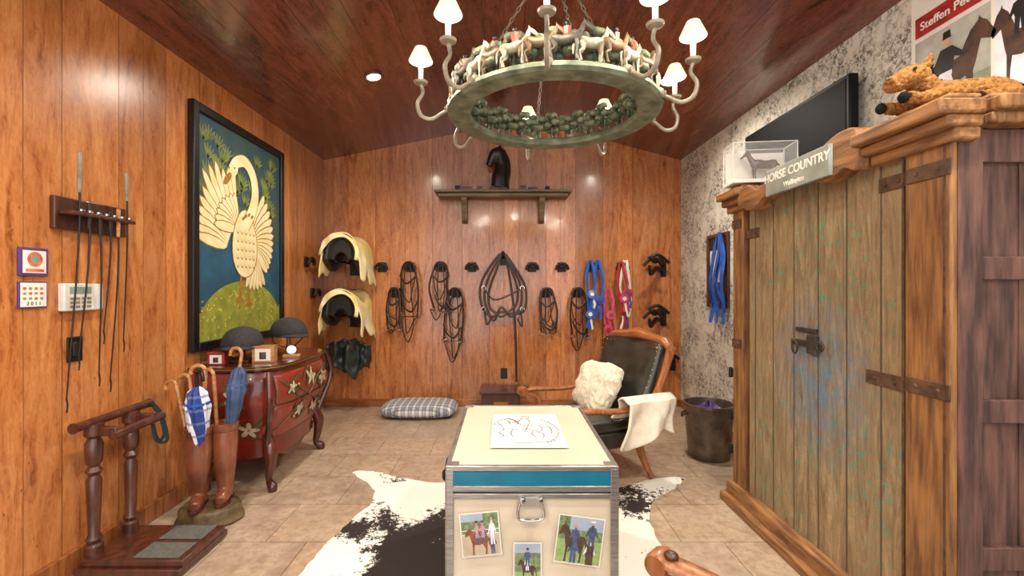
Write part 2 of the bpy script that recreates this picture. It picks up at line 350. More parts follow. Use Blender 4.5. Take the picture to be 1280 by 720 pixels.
# ---------- chandelier ----------
CX,CY,CZ=.24,2.24,2.085
ch=E('chandelier','large round verdigris chandelier with carved horses and candle lamps','chandelier',(CX,CY,CZ))
G().lathe([(.41,0),(.5,0),(.515,.012),(.51,.03),(.495,.04),(.42,.04),(.405,.03),(.4,.012),(.41,0)],72,cap=False).out('ring',mVerd,ch)
def placeR(o,r,a,z,first,rz=0):
    q=o if first else o.copy()
    if not first: COL.objects.link(q); q.parent=ch
    q.location=(r*cos(a),r*sin(a),z); q.rotation_euler=(0,0,a+rz); return q
for j,(hm_,rd) in enumerate([(mHA,1),(mHB,0),(mHC,1),(mHA,0),(mHB,1)]):
    g=G(); horse3(g,.125+.006*(j%3)); 
    if rd: g.mi=1; g.tube([(-.005,0,.09),(-.005,0,.13)],[.014,.017],6); g.mi=2; g.ell((-.005,0,.145),(.012,.012,.013),8)
    hm=g.out('horse_figurine',[hm_,mRed,mBlkP],ch)
    for i in range(6): placeR(hm,.488-.014*(i%2),2*pi*(i*5+j)/30+.1,.038,i==0,-pi/2+.15*((i+j)%3-1))
for j in range(2):
    g=G(); g.tube([(0,0,0),(0,0,.07)],[.008,.006],6)
    for k in range(14):
        a=k*2.4; g.ell((.028*cos(a),.036*sin(a),.06+.018*((k+j)%5)),(.022,.026,.018),8)
    tm=g.out('tree_figurine',mTree,ch)
    for i in range(17): placeR(tm,.436+.01*(i%2),2*pi*(i*2+j)/34,.036,i==0)
g=G(); g.tube([(.5,0,.02),(.53,0,.02)],.014,8)
g.tube(crv([(.5,0,.025),(.54,0,.0),(.59,0,-.03),(.64,0,-.015),(.655,0,.04),(.63,0,.09),(.64,0,.13)],5),[.009,.009,.01,.009,.008],8)
g.lathe([(.004,.125),(.03,.135),(.034,.145),(.01,.142)],16,c=(.64,0,0))
g.ell((.5,0,.03),(.022,.022,.022),10)
arm=g.out('arm',mPew,ch)
G().lathe([(.011,.14),(.0115,.225),(.006,.228)],12,c=(.64,0,0)).out('candle',mCream,arm)
G().lathe([(.004,.215),(.016,.228),(.019,.243),(.004,.268)],12,c=(.64,0,0)).out('bulb',mBulb,arm)
G().lathe([(.054,.24),(.057,.242),(.028,.305),(.006,.309)],20,c=(.64,0,0),cap=False).out('shade',mShade,arm)
G().lathe([(.052,.2405),(.025,.301)],20,c=(.64,0,0),cap=False).out('shade_lining',mShIn,arm)
for i,a in enumerate([8,55,98,143,187,224,262,300,333]):
    q=arm if i==0 else arm.copy()
    if i:
        COL.objects.link(q); q.parent=ch
        for c0 in list(arm.children):
            c1=c0.copy(); COL.objects.link(c1); c1.parent=q
    a=math.radians(a); q.rotation_euler=(0,0,a)
    light('chandelier_lamp','POINT',(CX+.64*cos(a),CY+.64*sin(a),CZ+.21),14,rad=.015)
G().lathe([(.0,.75),(.05,.76),(.055,.78),(.02,.8),(.012,.9),(.065,.915),(.07,.94),(.0,.94)],20).out('ceiling_canopy',mPew,ch)
for k in range(4):
    a=pi/4+k*pi/2+.9; g=G(); p0=Vector((.46*cos(a),.46*sin(a),.04)); p1=Vector((.03*cos(a),.03*sin(a),.76)); n=26; d=(p1-p0)/n; t=d.normalized()
    for j in range(n):
        c=p0+d*(j+.5); x=t.orthogonal().normalized(); y=t.cross(x); s1=x if j%2 else y
        g.tube([c+t*(.017*cos(q*pi/4))+s1*(.008*sin(q*pi/4)) for q in range(8)],.0025,5,closed=True)
    g.out('chain',mPew,ch)
# ---------- trunk ----------
tx,ty0,ty1,tz=.099,1.61,2.445,.62; W=.606
tr=E('tack_trunk','beige equipment trunk with metal edges and teal stripe','trunk',(tx,(ty0+ty1)/2,.006)); hw=W/2; hd=(ty1-ty0)/2
G().box((0,0,.275),(W-.012,2*hd-.012,.47)).out('body',mTr,tr)
G().box((0,0,.566),(W-.012,2*hd-.012,.09)).out('lid',mTr,tr)
g=G()
for z in (.605,.535,.508,.045):
    h=.018
    for y in (-hd,hd): g.box((0,y,z),(W+.004,.008,h))
    for x in (-hw,hw): g.box((x,0,z),(.008,2*hd+.004,h))
for x in (-hw,hw):
    for y in (-hd,hd):
        g.box((x-.012*(1 if x>0 else -1),y,.325),(.026,.009,.56)); g.box((x,y-.012*(1 if y>0 else -1),.325),(.009,.026,.56))
        g.box((x-.02*(1 if x>0 else -1),y-.02*(1 if y>0 else -1),.613),(.045,.045,.006))
for x in (-hw,hw): g.box((x-.006*(1 if x>0 else -1),0,.6125),(.014,2*hd,.005))
for y in (-hd,hd): g.box((0,y-.006*(1 if y>0 else -1),.6125),(W,.014,.005))
g.out('metal_edging',mAlu,tr,bev=.002)
g=G()
g.box((0,-hd,.57),(W-.03,.005,.05)); g.box((-hw,0,.57),(.005,2*hd-.03,.05)); g.box((hw,0,.57),(.005,2*hd-.03,.05)); g.out('teal_stripe',mTeal,tr)
g=G(); g.box((-.005,-hd-.004,.49),(.075,.008,.035)); g.lathe([(.012,0),(.012,.02),(.0,.022)],12,c=(-.035,-hd-.005,.5),R=Matrix.Rotation(pi/2,3,'X')); g.lathe([(.012,0),(.012,.02),(.0,.022)],12,c=(.027,-hd-.005,.5),R=Matrix.Rotation(pi/2,3,'X'))
g.tube(crv([(-.04,-hd-.015,.5),(-.05,-hd-.02,.46),(-.04,-hd-.022,.435),(.03,-hd-.022,.435),(.04,-hd-.02,.46),(.03,-hd-.015,.5)],4),.007,8); g.out('drop_handle',mChr,tr,bev=.002,label='chrome drop handle')
for sx in (-1,1):
    g=G(); x=sx*(hw+.004); g.box((x,-.12,.52),(.008,.16,.05)); g.tube(crv([(x,-.19,.52),(x+sx*.03,-.19,.5),(x+sx*.035,-.15,.46),(x+sx*.035,-.09,.46),(x+sx*.03,-.05,.5),(x,-.05,.52)],4),.011,8); g.out('side_handle',mBlkP,tr)
for x in (-.23,.23):
    for y in (-.33,.33): G().lathe([(.022,-.012),(.026,-.008),(.026,.008),(.022,.012)],14,c=(x,y,.025),R=Matrix.Rotation(pi/2,3,'Y')).out('caster',mBlkP,tr)
# drawing sheet
e=E('printed_sheet','white paper with brown horse line drawing lying on trunk','paper',(.1,2.02,.6225)); 
G().box((0,0,.001),(.31,.47,.001)).out('sheet',mPaper,e)
g=G(); 
def stroke(P,r=.0025): g.tube([(p[0],p[1],.0022) for p in crv([(a,b,0) for a,b in P],5)],[r*.5,r,r*.6],5,fl=.3,up=(0,0,1))
stroke([(-.1,-.02),(-.11,.05),(-.13,.1),(-.1,.15),(-.06,.15),(-.04,.09),(.0,.05),(.05,.06),(.07,.0),(.05,-.05)])
stroke([(-.13,.1),(-.145,.07),(-.13,.055),(-.11,.07)]); stroke([(-.09,.02),(-.03,-.01),(.03,-.01),(.05,-.05)]); stroke([(-.09,.01),(-.12,-.05),(-.1,-.09),(-.115,-.11)]); stroke([(-.06,.0),(-.07,-.06),(-.06,-.11)]); stroke([(.03,-.02),(.02,-.07),(.04,-.12)]); stroke([(.05,-.04),(.07,-.08),(.065,-.12)])
stroke([(.07,.03),(.1,.03),(.11,-.03),(.1,-.07)]); stroke([(-.04,.06),(-.03,.12),(-.01,.16),(.01,.15),(.02,.11),(.01,.06)]); stroke([(-.01,.16),(-.02,.18),(.0,.2),(.02,.18),(.01,.16)]); stroke([(-.02,.12),(-.07,.1),(-.1,.1)])
stroke([(.01,.06),(.0,.0),(-.01,-.03)]); stroke([(-.1,.15),(-.08,.12),(-.07,.07)]); stroke([(-.09,.16),(-.05,.13),(-.03,.09)])
stroke([(-.12,-.17),(.0,-.18),(.12,-.15)],.002)
for k in range(16): 
    a=-1.0+k*.13; stroke([(.0+.13*cos(a),-.02+.18*sin(a)),(.004+.138*cos(a+.03),-.02+.195*sin(a+.03)),(.0+.13*cos(a+.06),-.02+.18*sin(a+.06))],.002)
g.out('line_drawing',mInk,e)
# photo prints on the trunk front
pm=[mPaper,M('photo_foliage','4f6a44',.4,h2='8a9a72',sc=60,bump=0),M('photo_sand','c9b8a0',.4,bump=0,h2='b0a088'),M('photo_chestnut','96583a',.4,bump=0,h2='6e3c26',sc=50),M('photo_pink','d69aa0',.4,bump=0),M('photo_navy','34405e',.4,bump=0,h2='5a6a90',sc=50),M('photo_white','e8eaf0',.4,bump=0),M('photo_skin','d0a080',.4,bump=0),M('photo_sky','a8b8cc',.4,bump=0),M('photo_darkbay','3a2c28',.4,bump=0,h2='5a463c',sc=50),M('photo_green','7f9c5a',.4,bump=0,h2='9fb478',sc=50)]
def print_(label,cx,cz,w,h,rot,els,grp='photo prints on the trunk front'):
    g=G(); R=Matrix.Rotation(rot,4,'Z'); g.M=FR((cx,ty0-.0052,cz),(1,0,0),(0,0,1))@R@Matrix.Translation((-w/2,-h/2,0))
    g.mi=0; g.prism(rc(0,0,w,h),0,.0006)
    for i,(m,P) in enumerate(els): g.poly([(.004+min(1,max(0,a))*(w-.008),.004+min(1,max(0,b))*(h-.008)) for a,b in P],.0009+.0002*i,m)
    g.out('photo_print',pm,label=label,cat='photo',group=grp)
print_('glossy snapshot of children riding a chestnut pony',-.083,.382,.14,.155,.09,[(1,rc(0,0,1,1)),(8,rc(0,.82,.6,1)),(2,rc(0,0,1,.5)),(6,rc(0,.5,1,.52)),(6,rc(0,.6,1,.62)),(3,hs(.08,.02,.72,.66)),(5,ps(.3,.3,.24,.34)),(4,ps(.31,.42,.2,.36)),(5,ps(.46,.3,.24,.34)),(4,ps(.47,.42,.2,.36)),(7,ov(.41,.77,.035,.04)),(9,ov(.41,.81,.04,.03)),(7,ov(.57,.77,.035,.04)),(9,ov(.57,.81,.04,.03)),(5,ps(.68,.03,.26,.5)),(6,ps(.68,.25,.28,.62)),(7,ov(.82,.86,.035,.045))])
print_('glossy snapshot of a rider on a dark horse',.083,.285,.1,.135,0,[(1,rc(0,0,1,1)),(8,rc(0,.75,1,1)),(10,rc(0,0,1,.22)),(9,hs(.12,-.02,.76,.62)),(6,ps(.34,.26,.3,.36)),(5,ps(.3,.38,.4,.48)),(7,ov(.5,.82,.045,.05)),(9,ov(.5,.86,.055,.035))])
print_('glossy snapshot of a horse standing between two people',.266,.36,.165,.17,-.13,[(10,rc(0,0,1,1)),(1,rc(0,.5,1,1)),(8,rc(.25,.72,1,1)),(9,hs(.02,.02,.7,.86)),(5,ps(.22,.0,.34,.5)),(5,ps(.24,.32,.3,.5)),(7,ov(.39,.8,.035,.04)),(6,ps(.58,.0,.34,.5)),(5,ps(.58,.36,.36,.56)),(9,rc(.68,0,.84,.42)),(7,ov(.76,.9,.035,.04)),(6,ov(.76,.94,.06,.02))])
# ---------- rug ----------
P=[(-1.02,3.07),(-.89,3.09),(-.68,2.99),(-.39,2.91),(0,2.97),(.4,2.9),(.71,2.85),(.96,2.96),(1.17,2.99),(1.08,2.85),(.89,2.68),(.79,2.45),(.76,2.15),(.84,1.95),(1.0,1.7),(.9,1.35),(.4,1.2),(0,1.0),(-.4,1.15),(-.85,1.3),(-1.0,1.6),(-.89,1.97),(-.87,2.16),(-.82,2.45),(-.77,2.63),(-.81,2.82)]
P=[(p.x+random.uniform(-.008,.008),p.y+random.uniform(-.008,.008)) for p in crv([(a,b,0) for a,b in P],6,True)]
G().prism(P,0.0005,.006).out('cowhide_rug',mCow,label='black and white cowhide rug on tile floor',cat='rug')
# ---------- armchair ----------
def armchair(loc,rz,label):
    c=E('armchair',label,'armchair',loc,rz)
    def cushion(a,b):
        u=a*2*pi; v=(b-.5)*pi; sg=lambda t,p:math.copysign(abs(t)**p,t)
        return (.29*sg(cos(v),.5)*sg(cos(u),.35),-.03+.25*sg(cos(v),.5)*sg(sin(u),.35),.36+.06*sg(sin(v),.7))
    G().grid(cushion,32,12,cu=True).out('seat',mLthr,c)
    def bk(a,b):
        x=(a-.5)*.58; t=b; z=.36+t*.5; y=.2+t*.22+.03*sin(pi*t)-.05*(abs(a-.5)*2)**2+.02
        return (x*(1+.05*t),y-.06*max(0,(1-(2*a-1)**4)*(1-(2*t-1)**4)),z)
    G().grid(bk,16,16).out('backrest',mLthr,c,solid=.06)
    g=G()
    for k in range(17):
        p=bk(k/16,.98); g.ell((p[0],p[1]-.035,p[2]),(.006,.005,.006),6)
    for k in range(14):
        for a in (0.02,.98):
            p=bk(a,k/13); g.ell((p[0],p[1]-.035,p[2]),(.006,.005,.006),6)
    g.out('nailhead_trim',mBrass,c)
    g=G(); g.tube(crv([(-.35,.42,.82),(-.27,.43,.88),(-.12,.44,.9),(0,.44,.915),(.12,.44,.9),(.27,.43,.88),(.35,.42,.82)],6),[.026,.034,.034,.042,.034,.034,.026],10)
    g.out('crest_rail',mWoodX,c)
    for sx in (-1,1):
        G().tube(crv([(sx*.3,.2,.3),(sx*.31,.27,.45),(sx*.32,.36,.65),(sx*.335,.43,.86)],5),[.028,.026,.026,.03],8).out('back_post',mWood,c)
        g=G(); g.tube(crv([(sx*.32,.36,.55),(sx*.35,.2,.5),(sx*.355,0,.485),(sx*.345,-.2,.5),(sx*.335,-.32,.505)],5),[.022,.028,.032,.034,.036],10,fl=.55,up=(0,0,1))
        g.lathe([(.0,-.036),(.03,-.034),(.035,-.02),(.035,.02),(.03,.034),(.0,.036)],18,c=(sx*.335,-.335,.497),R=Matrix.Rotation(pi/2,3,'Y'))
        g.out('armrest',mWood,c)
        G().ell((sx*.335,-.305,.528),(.02,.02,.012),12).out('arm_boss',mDkW,c)
        G().tube(crv([(sx*.335,-.3,.49),(sx*.315,-.22,.42),(sx*.3,-.24,.3)],5),[.018,.022,.026],8).out('arm_support',mWood,c)
        G().tube(crv([(sx*.29,-.24,.33),(sx*.295,-.27,.2),(sx*.29,-.24,.08),(sx*.29,-.25,.0)],5),[.034,.03,.018,.022],8).out('leg',mWood,c)
        G().tube(crv([(sx*.28,.2,.33),(sx*.28,.22,.18),(sx*.29,.3,.0)],5),[.032,.026,.018],8).out('leg',mWood,c)
    g=G(); g.box((0,-.25,.28),(.54,.04,.1)); g.box((0,.2,.28),(.54,.04,.1)); g.box((-.28,-.02,.28),(.04,.46,.1)); g.box((.28,-.02,.28),(.04,.46,.1)); g.out('seat_frame',mLthr,c,bev=.01)
    return c
RZ=math.radians(-66.3)
a1=armchair((.575,3.13,.006),RZ,'dark leather armchair with carved wood arms and nailheads')
armchair((.41,.765,.006),math.radians(-137),'dark leather armchair with scrolled wooden arm beside trunk')
Mc=Matrix.Translation((.575,3.13,0.006))@Matrix.Rotation(RZ,4,'Z')
def pil(a,b):
    u=a*2*pi; v=(b-.5)*pi; sg=lambda t,p:math.copysign(abs(t)**p,t)
    p=Vector((.2*sg(cos(v),.7)*sg(cos(u),.55),.08*sg(sin(v),.9),.18*sg(cos(v),.7)*sg(sin(u),.55)))
    return p*(1+.16*noise.noise(p*6+Vector((3,1,0)))+.1*noise.noise(p*18)+.05*noise.noise(p*45))
g=G(); g.M=Mc@Matrix.Translation((.0,.07,.56))@Matrix.Rotation(-.5,4,'X')@Matrix.Rotation(.1,4,'Y'); g.grid(pil,96,48,cu=True); g.out('throw_pillow',mKnit,label='cream fluffy pillow on leather armchair seat',cat='pillow')
def thr(a,b):
    L=.60*b-.28; y=.0+.38*a+.03*sin(b*5)
    f=.016*(sin(a*9+b*3)+.6*noise.noise(Vector((a*5,b*3,1))))*min(1,abs(L)*5)
    if L<-.02: p=(.30+f-.25*max(0,-L-.12),y,.535+(L+.02)*.45)
    elif L<.06: t=(L+.02)/.08; p=(.30+.11*t,y,.535+.025*sin(pi*t))
    else: p=(.41+.03*sin(3*(L-.06))+f*2.4,y+.25*(L-.06)*(a-.35)+.02*sin(L*12),.535-(L-.06)*(1.0-.25*a+.15*sin(a*7)))
    return p
g=G(); g.M=Mc; g.grid(thr,36,44); g.out('throw_blanket',mThrow,label='ivory knitted blanket draped over chair arm',cat='blanket',solid=.014)
# ---------- dog bed ----------
def dbed(a,b):
    u=a*2*pi; v=(b-.5)*pi; sg=lambda t,p:math.copysign(abs(t)**p,t)
    return (-.83+.37*sg(cos(v),.45)*sg(cos(u),.55),4.5+.24*sg(cos(v),.45)*sg(sin(u),.55),.07+.065*sg(sin(v),.8))
G().grid(dbed,48,14,cu=True).out('dog_bed',mPlaid,label='grey plaid cushioned pet bed on floor',cat='pet bed')
# stool box
e=E('step_stool','dark wooden step box against back wall','step stool',(-.03,4.6,0))
G().box((0,0,.105),(.38,.3,.21)).out('body',mDkW,e,bev=.005); G().box((0,0,.225),(.42,.34,.03)).out('top',mDkW,e,bev=.006)
G().box((0,-.153,.11),(.14,.006,.05)).out('plate',mBrass,e)
# bucket
e=E('waste_bucket','dark bronze round waste bucket beside wallpapered wall','bucket',(1.52,3.38,0))
G().lathe([(.0,.0),(.138,.0),(.143,.01),(.172,.375),(.18,.38),(.18,.4),(.166,.4),(.163,.38),(.135,.03),(.0,.025)],32,cap=False).out('body',mBkt,e)
for sx in (-1,1):
    G().tube(crv([(sx*.163,-.03,.33),(sx*.19,-.02,.32),(sx*.2,0,.30),(sx*.19,.02,.32),(sx*.163,.03,.33)],4),.006,6).out('handle',mIron,e)
g=G(); g.M=Matrix.Translation((1.52,3.38,.31))
g.grid(lambda a,b:(.145*b*cos(a*2*pi)*(1+.06*sin(a*30)),.145*b*sin(a*2*pi),.09*(1-b)+.02*sin(a*25+b*6)),32,8,cu=True); g.out('plastic_bag',mBag,label='crumpled purple bag inside the waste bucket',cat='bag',solid=.004)
# ---------- bombe chest ----------
be=E('bombe_chest','red lacquered swelling chest painted with pale flowers','chest',(-1.655,3.17,0))
BX=-.225; FX=.285; ZB=.19
PR=[.80,.82,.86,.93,1.0,1.05,1.06,1.03,.97]
def prof(z): return lerpl(PR,max(0,min(1,(z-ZB)/(.75-ZB))))
def bsurf(y,z,off=0):
    p=prof(z); hy=.46*p; fx=FX*p; q=min(.999,abs(y)/hy); return BX+(fx-BX)*(1-q**4)**(1/4)+off
def body(a,b):
    z=ZB+(.75-ZB)*b; p=prof(z); hy=.46*p; fx=FX*p; t=(a-.5)*pi; s0=math.copysign(abs(sin(t))**(.5),sin(t)); c0=max(0,cos(t))**(.5)
    return (BX+(fx-BX)*c0,hy*s0,z)
g=G(); g.grid(body,56,24); g.f([g.v((BX,y,z)) for y,z in ((-.36,ZB),(.36,ZB),(.44,.75),(-.44,.75))]); g.out('body',mLac,be)
def slab(k):
    P=[]
    for i in range(49):
        t=(i/48-.5)*pi; s0=math.copysign(abs(sin(t))**.48,sin(t)); c0=max(0,cos(t))**.48; P.append((BX+(.295*k-BX)*c0,.47*k*s0))
    return P
g=G(); g.prism(slab(1.0),.745,.775); g.mi=1; g.prism(slab(1.01),.757,.763); g.out('top',[mTopc,mGold],be,bev=.003)
for z0,z1 in ((.31,.515),(.53,.715)):
    dr=G().grid(lambda a,b:(bsurf((a-.5)*.74,z0+(z1-z0)*b,.003),(a-.5)*.74,z0+(z1-z0)*b),24,10).out('drawer',mLac2,be,solid=.008)
    g=G(); 
    for P in ([(-.37,z0),(.37,z0)],[(.37,z0),(.37,z1)],[(.37,z1),(-.37,z1)],[(-.37,z1),(-.37,z0)]):
        L=[(P[0][0]+(P[1][0]-P[0][0])*k/16,P[0][1]+(P[1][1]-P[0][1])*k/16) for k in range(17)]
        g.tube([(bsurf(y,z,.006),y,z) for y,z in L],.002,5)
    g.out('gilt_border',mGold,dr)
    for y in (-.2,.2): G().ell((bsurf(y,(z0+z1)/2,.02),y,(z0+z1)/2),(.012,.012,.012),10).out('knob',mBrass,dr)
for sy in (-1,1):
    g=G(); g.tube([( (lambda p:(FX*p-.035, sy*(.46*p-.012)))(prof(z))[0],(lambda p:(FX*p-.035, sy*(.46*p-.012)))(prof(z))[1],z) for z in [ZB+.02+(.72-ZB)*k/12 for k in range(13)]],.018,8); g.out('corner_mount',mTopc,be)
g=G()
def leafp(cy,cz,ang,l,w,mi,off=.0135):
    g.mi=mi; V=[]
    for k in range(10):
        t=k/9*2*pi; a=l/2*cos(t); b=w/2*sin(t)*(1-.3*cos(t)); y=cy+a*cos(ang)-b*sin(ang); z=cz+a*sin(ang)+b*cos(ang)
        z=max(.23,min(.73,z)); y=max(-.4,min(.4,y)); V.append(g.v((bsurf(y,z,off),y,z)))
    g.f(V)
random.seed(3)
for cy,cz,s in ((.0,.64,1.2),(.2,.6,1.4),(-.14,.45,1.2),(.1,.41,1.0),(-.26,.62,.8)):
    for k in range(5): leafp(cy+random.uniform(-.09,.09),cz+random.uniform(-.06,.05),random.uniform(0,3),.12,.024,1,.0135+.0001*k)
    for k in range(5):
        a=k*1.25+cy*9; leafp(cy+.03*s*cos(a)+.012*sin(k*5),cz+.018*s*sin(a),a+.5*sin(k*3),(.065+.025*sin(k*7+cy*20))*s,.026*s,0,.015+.0005*k)
for P in ([(-.34,.34),(-.2,.45),(-.05,.5),(.1,.62),(.3,.68)],[(-.3,.66),(-.1,.56),(.1,.46),(.3,.33)]):
    g.mi=1; g.tube([(bsurf(p.x,p.y,.013),p.x,p.y) for p in crv([(a,b,0) for a,b in P],5)],.003,5)
g.out('painted_flowers',[mPetal,mLeafc],be,norm=False)
g=G()
def sidep(cx,cz,ang,l,w,mi,off):
    g.mi=mi; V=[]
    for k in range(10):
        t=k/9*2*pi; a=l/2*cos(t); b=w/2*sin(t); x=cx+a*cos(ang)-b*sin(ang); z=cz+a*sin(ang)+b*cos(ang)
        p=prof(z); q=min(.98,max(0,(x-BX)/(FX*p-BX))); V.append(g.v((x,-.46*p*(1-q**4)**(1/4)-off,z)))
    g.f(V)
for cx,cz in ((.05,.6),(.1,.38)):
    for k in range(5): a=k*1.3; sidep(cx+.03*cos(a),cz+.03*sin(a),a,.055,.028,0,.005+.0006*k)
    for k in range(4): a=k*1.6+.6; sidep(cx+.06*cos(a),cz+.05*sin(a),a,.08,.022,1,.004)
g.out('painted_side_flowers',[mPetal,mLeafc],be,norm=False)
g=G(); g.M=FR((.2,0,0),(0,1,0),(0,0,1)); g.prism([(-.32,.24),(.32,.24),(.32,.18),(.2,.17),(.12,.14),(0,.1),(-.12,.14),(-.2,.17),(-.32,.18)],-.04,-.01); g.out('apron',mTopc,be,bev=.004)
for x,y in ((.2,-.35),(.2,.35),(-.19,-.35),(-.19,.35)):
    sx=1 if x>0 else .3; sy=1 if y>0 else -1
    G().tube(crv([(x-.02*sx,y-.01*sy,.34),(x+.015*sx,y+.01*sy,.24),(x+.01*sx,y+.01*sy,.14),(x+.0*sx,y,.06),(x+.03*sx,y+.02*sy,.03),(x+.03*sx,y+.02*sy,0)],5),[.03,.042,.03,.02,.03,.026],10).out('leg',mTopc,be)
# helmets & things on chest
ZT=.775
def helmet(loc,rz,lab):
    e=E('riding_helmet',lab,'helmet',loc,rz)
    G().grid(lambda a,b:(.12*cos(a*2*pi)*cos(b*pi/2)**.8,.15*sin(a*2*pi)*cos(b*pi/2)**.8,.12*sin(b*pi/2)),28,10,cu=True).out('shell',mVelv,e,solid=.008)
    G().grid(lambda a,b:((.1+.02*b)*cos((a-.5)*2.6-pi/2)*(1),-.0+(.135+.075*b*cos((a-.5)*2.4))*sin((a-.5)*2.6-pi/2),.012-.018*b),16,5).out('peak',mVelv,e,solid=.008)
    g=G(); g.tube(crv([(-.115,0,0),(-.1,.02,-.05),(-.03,0,-.09),(.03,0,-.09),(.1,.02,-.05),(.115,0,0)],5),.005,6,fl=.5); g.out('chin_strap',mBlk,e)
    G().ell((0,0,.122),(.01,.01,.006),8).out('button',mBlk,e); return e
e=E('helmet_stand','dark wooden helmet stand supporting a riding helmet','stand',(-1.7,2.96,ZT)); G().box((0,0,.01),(.16,.16,.02)).out('foot',mDkW,e,bev=.003); G().lathe([(.03,.02),(.02,.05),(.025,.1),(.06,.11),(.06,.13),(.0,.135)],16).out('post',mDkW,e)
helmet((-1.7,2.96,ZT+.1),math.radians(15),'black velvet riding helmet resting on a lacquered chest')
e=E('helmet_stand','small brass and wood stand under a riding helmet','stand',(-1.58,3.34,ZT)); G().lathe([(.06,0),(.06,.012),(.02,.02),(.012,.12),(.05,.15),(.0,.16)],16).out('post',mWood,e)
helmet((-1.58,3.34,ZT+.135),math.radians(50),'black riding helmet with chin strap on stand')
def kbox(lab,x,y,w,d,h,rz,m1,m2):
    e=E('keepsake_box',lab,'box',(x,y,ZT),rz); G().box((0,0,h/2),(w,d,h)).out('body',m1,e,bev=.003); G().box((0,-d/2-.001,h/2),(w*.7,.003,h*.75)).out('picture',m2,e); G().box((0,-d/2-.003,h*.45),(w*.3,.002,h*.45)).out('portrait',mDkW,e); G().box((0,0,h+.003),(w+.006,d+.006,.006)).out('lid',m1,e,bev=.001)
kbox('small wooden box with inlaid portrait on lacquered chest',-1.54,2.93,.13,.08,.1,.2,mCane,mPaper)
kbox('small red and white decorated box beside helmet',-1.78,2.84,.1,.07,.07,.1,M('red_box_print','a8382c',.5,h2='8a2a20'),mPaper)
e=E('desk_clock','small silver and wood desk clock on chest','clock',(-1.46,3.13,ZT),.3); G().box((0,0,.01),(.11,.06,.02)).out('base',mCane,e,bev=.003); G().lathe([(.0,-.012),(.03,-.012),(.034,0),(.03,.012),(.0,.012)],20,c=(0,0,.052),R=Matrix.Rotation(pi/2,3,'X')).out('dial',mChr,e)
# ---------- boots umbrella stand ----------
BXc,BYc=-1.585,2.46
bs=E('boot_umbrella_stand','pair of tall brown boots on bronze base used as umbrella stand','umbrella stand',(BXc,BYc,0))
G().lathe([(.0,.0),(.155,.0),(.165,.015),(.15,.04),(.15,.07),(.14,.085),(.0,.09)],32,R=Matrix.Diagonal(Vector((1.02,.85,1))),mod=lambda a,z:1+.02*sin(a*5+1)+.015*sin(a*11)).out('base',mStone,bs)
for dx,dy,rz in ((-.045,-.03,.35),(.05,.045,.3)):
    Mb=Matrix.Translation((dx,dy,.085))@Matrix.Rotation(rz,4,'Z')
    g=G(); g.M=Mb
    g.tube(crv([(0,.01,.02),(0,.01,.06),(0,.006,.11),(0,0,.2),(0,0,.3),(0,0,.4)],5),[.038,.038,.044,.056,.063,.063],18)
    g.tube(crv([(0,.03,.03),(0,.0,.04),(0,-.05,.034),(0,-.085,.028)],5),[.032,.037,.036,.026],12)
    b=g.out('boot',mBoot,bs,rem=.006)
    g=G(); g.M=Mb; g.lathe([(.063,.385),(.067,.39),(.068,.425),(.063,.43),(.059,.41),(.0,.405)],20,cap=False); g.out('cuff',mBoot,b)
    g=G(); g.M=Mb; g.prism([(p.x,p.y) for p in crv([(-.03,.06,0),(.03,.06,0),(.03,0,0),(.038,-.055,0),(.015,-.11,0),(-.015,-.11,0),(-.038,-.055,0),(-.03,0,0)],4,True)],0,.012); g.out('sole',mDkW,b)
def stick(kind,label,cat,p0,p1,hook,mats,grp=None,r=.009,body=None,hr=.035,fat=1):
    p0=Vector(p0); p1=Vector(p1); d=(p1-p0); e=E(kind,label,cat,p0,group=grp); up=d.normalized(); L=d.length; h=Vector((cos(hook),sin(hook),0)); h=(h-up*h.dot(up)).normalized()
    P=[Vector((0,0,0)),up*L*.5,up*L]+[up*L+h*(hr-hr*cos(t))+up*hr*sin(t) for t in [pi*k/8 for k in range(1,10)]]
    G().tube(P,r,8).out('shaft' if body else 'stick',mats[0],e)
    if body:
        q=up.to_track_quat('Z','Y').to_matrix(); l0,l1=body
        g=G(); g.lathe([(.012,l0*L),(.03*fat,(l0*.6+l1*.4)*L),(.038*fat,(l0*.3+l1*.7)*L),(.028*fat,(l0*.08+l1*.92)*L),(.01,l1*L)],40,R=q,mod=lambda a,z:1+.16*sin(a*8+z*18)); g.out('canopy',mats[1],e)
        G().tube([up*((l0*.25+l1*.75)*L-.005),up*((l0*.25+l1*.75)*L+.008)],.04*fat,14).out('tie_strap',mats[2],e)
    return e
bL=(BXc-.045,BYc-.03); bR=(BXc+.05,BYc+.045); CG='wooden canes in the boot stand'
CL='light wooden walking cane with crook handle in boot'
stick('walking_cane',CL,'cane',(bL[0]-.01,bL[1],.24),(bL[0]-.12,bL[1]+.0,.73),pi,[mCane],CG,hr=.03)
stick('walking_cane',CL,'cane',(bL[0]-.01,bL[1]+.03,.24),(bL[0]-.09,bL[1]+.06,.75),pi,[mCane],CG,hr=.03)
stick('walking_cane',CL,'cane',(bL[0]+.0,bL[1]+.02,.24),(bL[0]-.01,bL[1]+.07,.79),pi*1.1,[mCane],CG,r=.011)
stick('walking_cane',CL,'cane',(bR[0]-.03,bR[1],.24),(bR[0]-.05,bR[1]-.02,.77),pi*.9,[mCane],CG,r=.01)
stick('walking_cane',CL,'cane',(bR[0]-.01,bR[1]+.03,.24),(bR[0]-.0,bR[1]+.06,.74),.3,[mCane],CG,hr=.028)
stick('umbrella','rolled blue and white plaid umbrella in boot','umbrella',(bL[0]+.02,bL[1]-.02,.25),(bL[0]+.03,bL[1]-.06,.79),-.6,[mBlkP,mTart,mBlue],body=(.25,.9),fat=1.5)
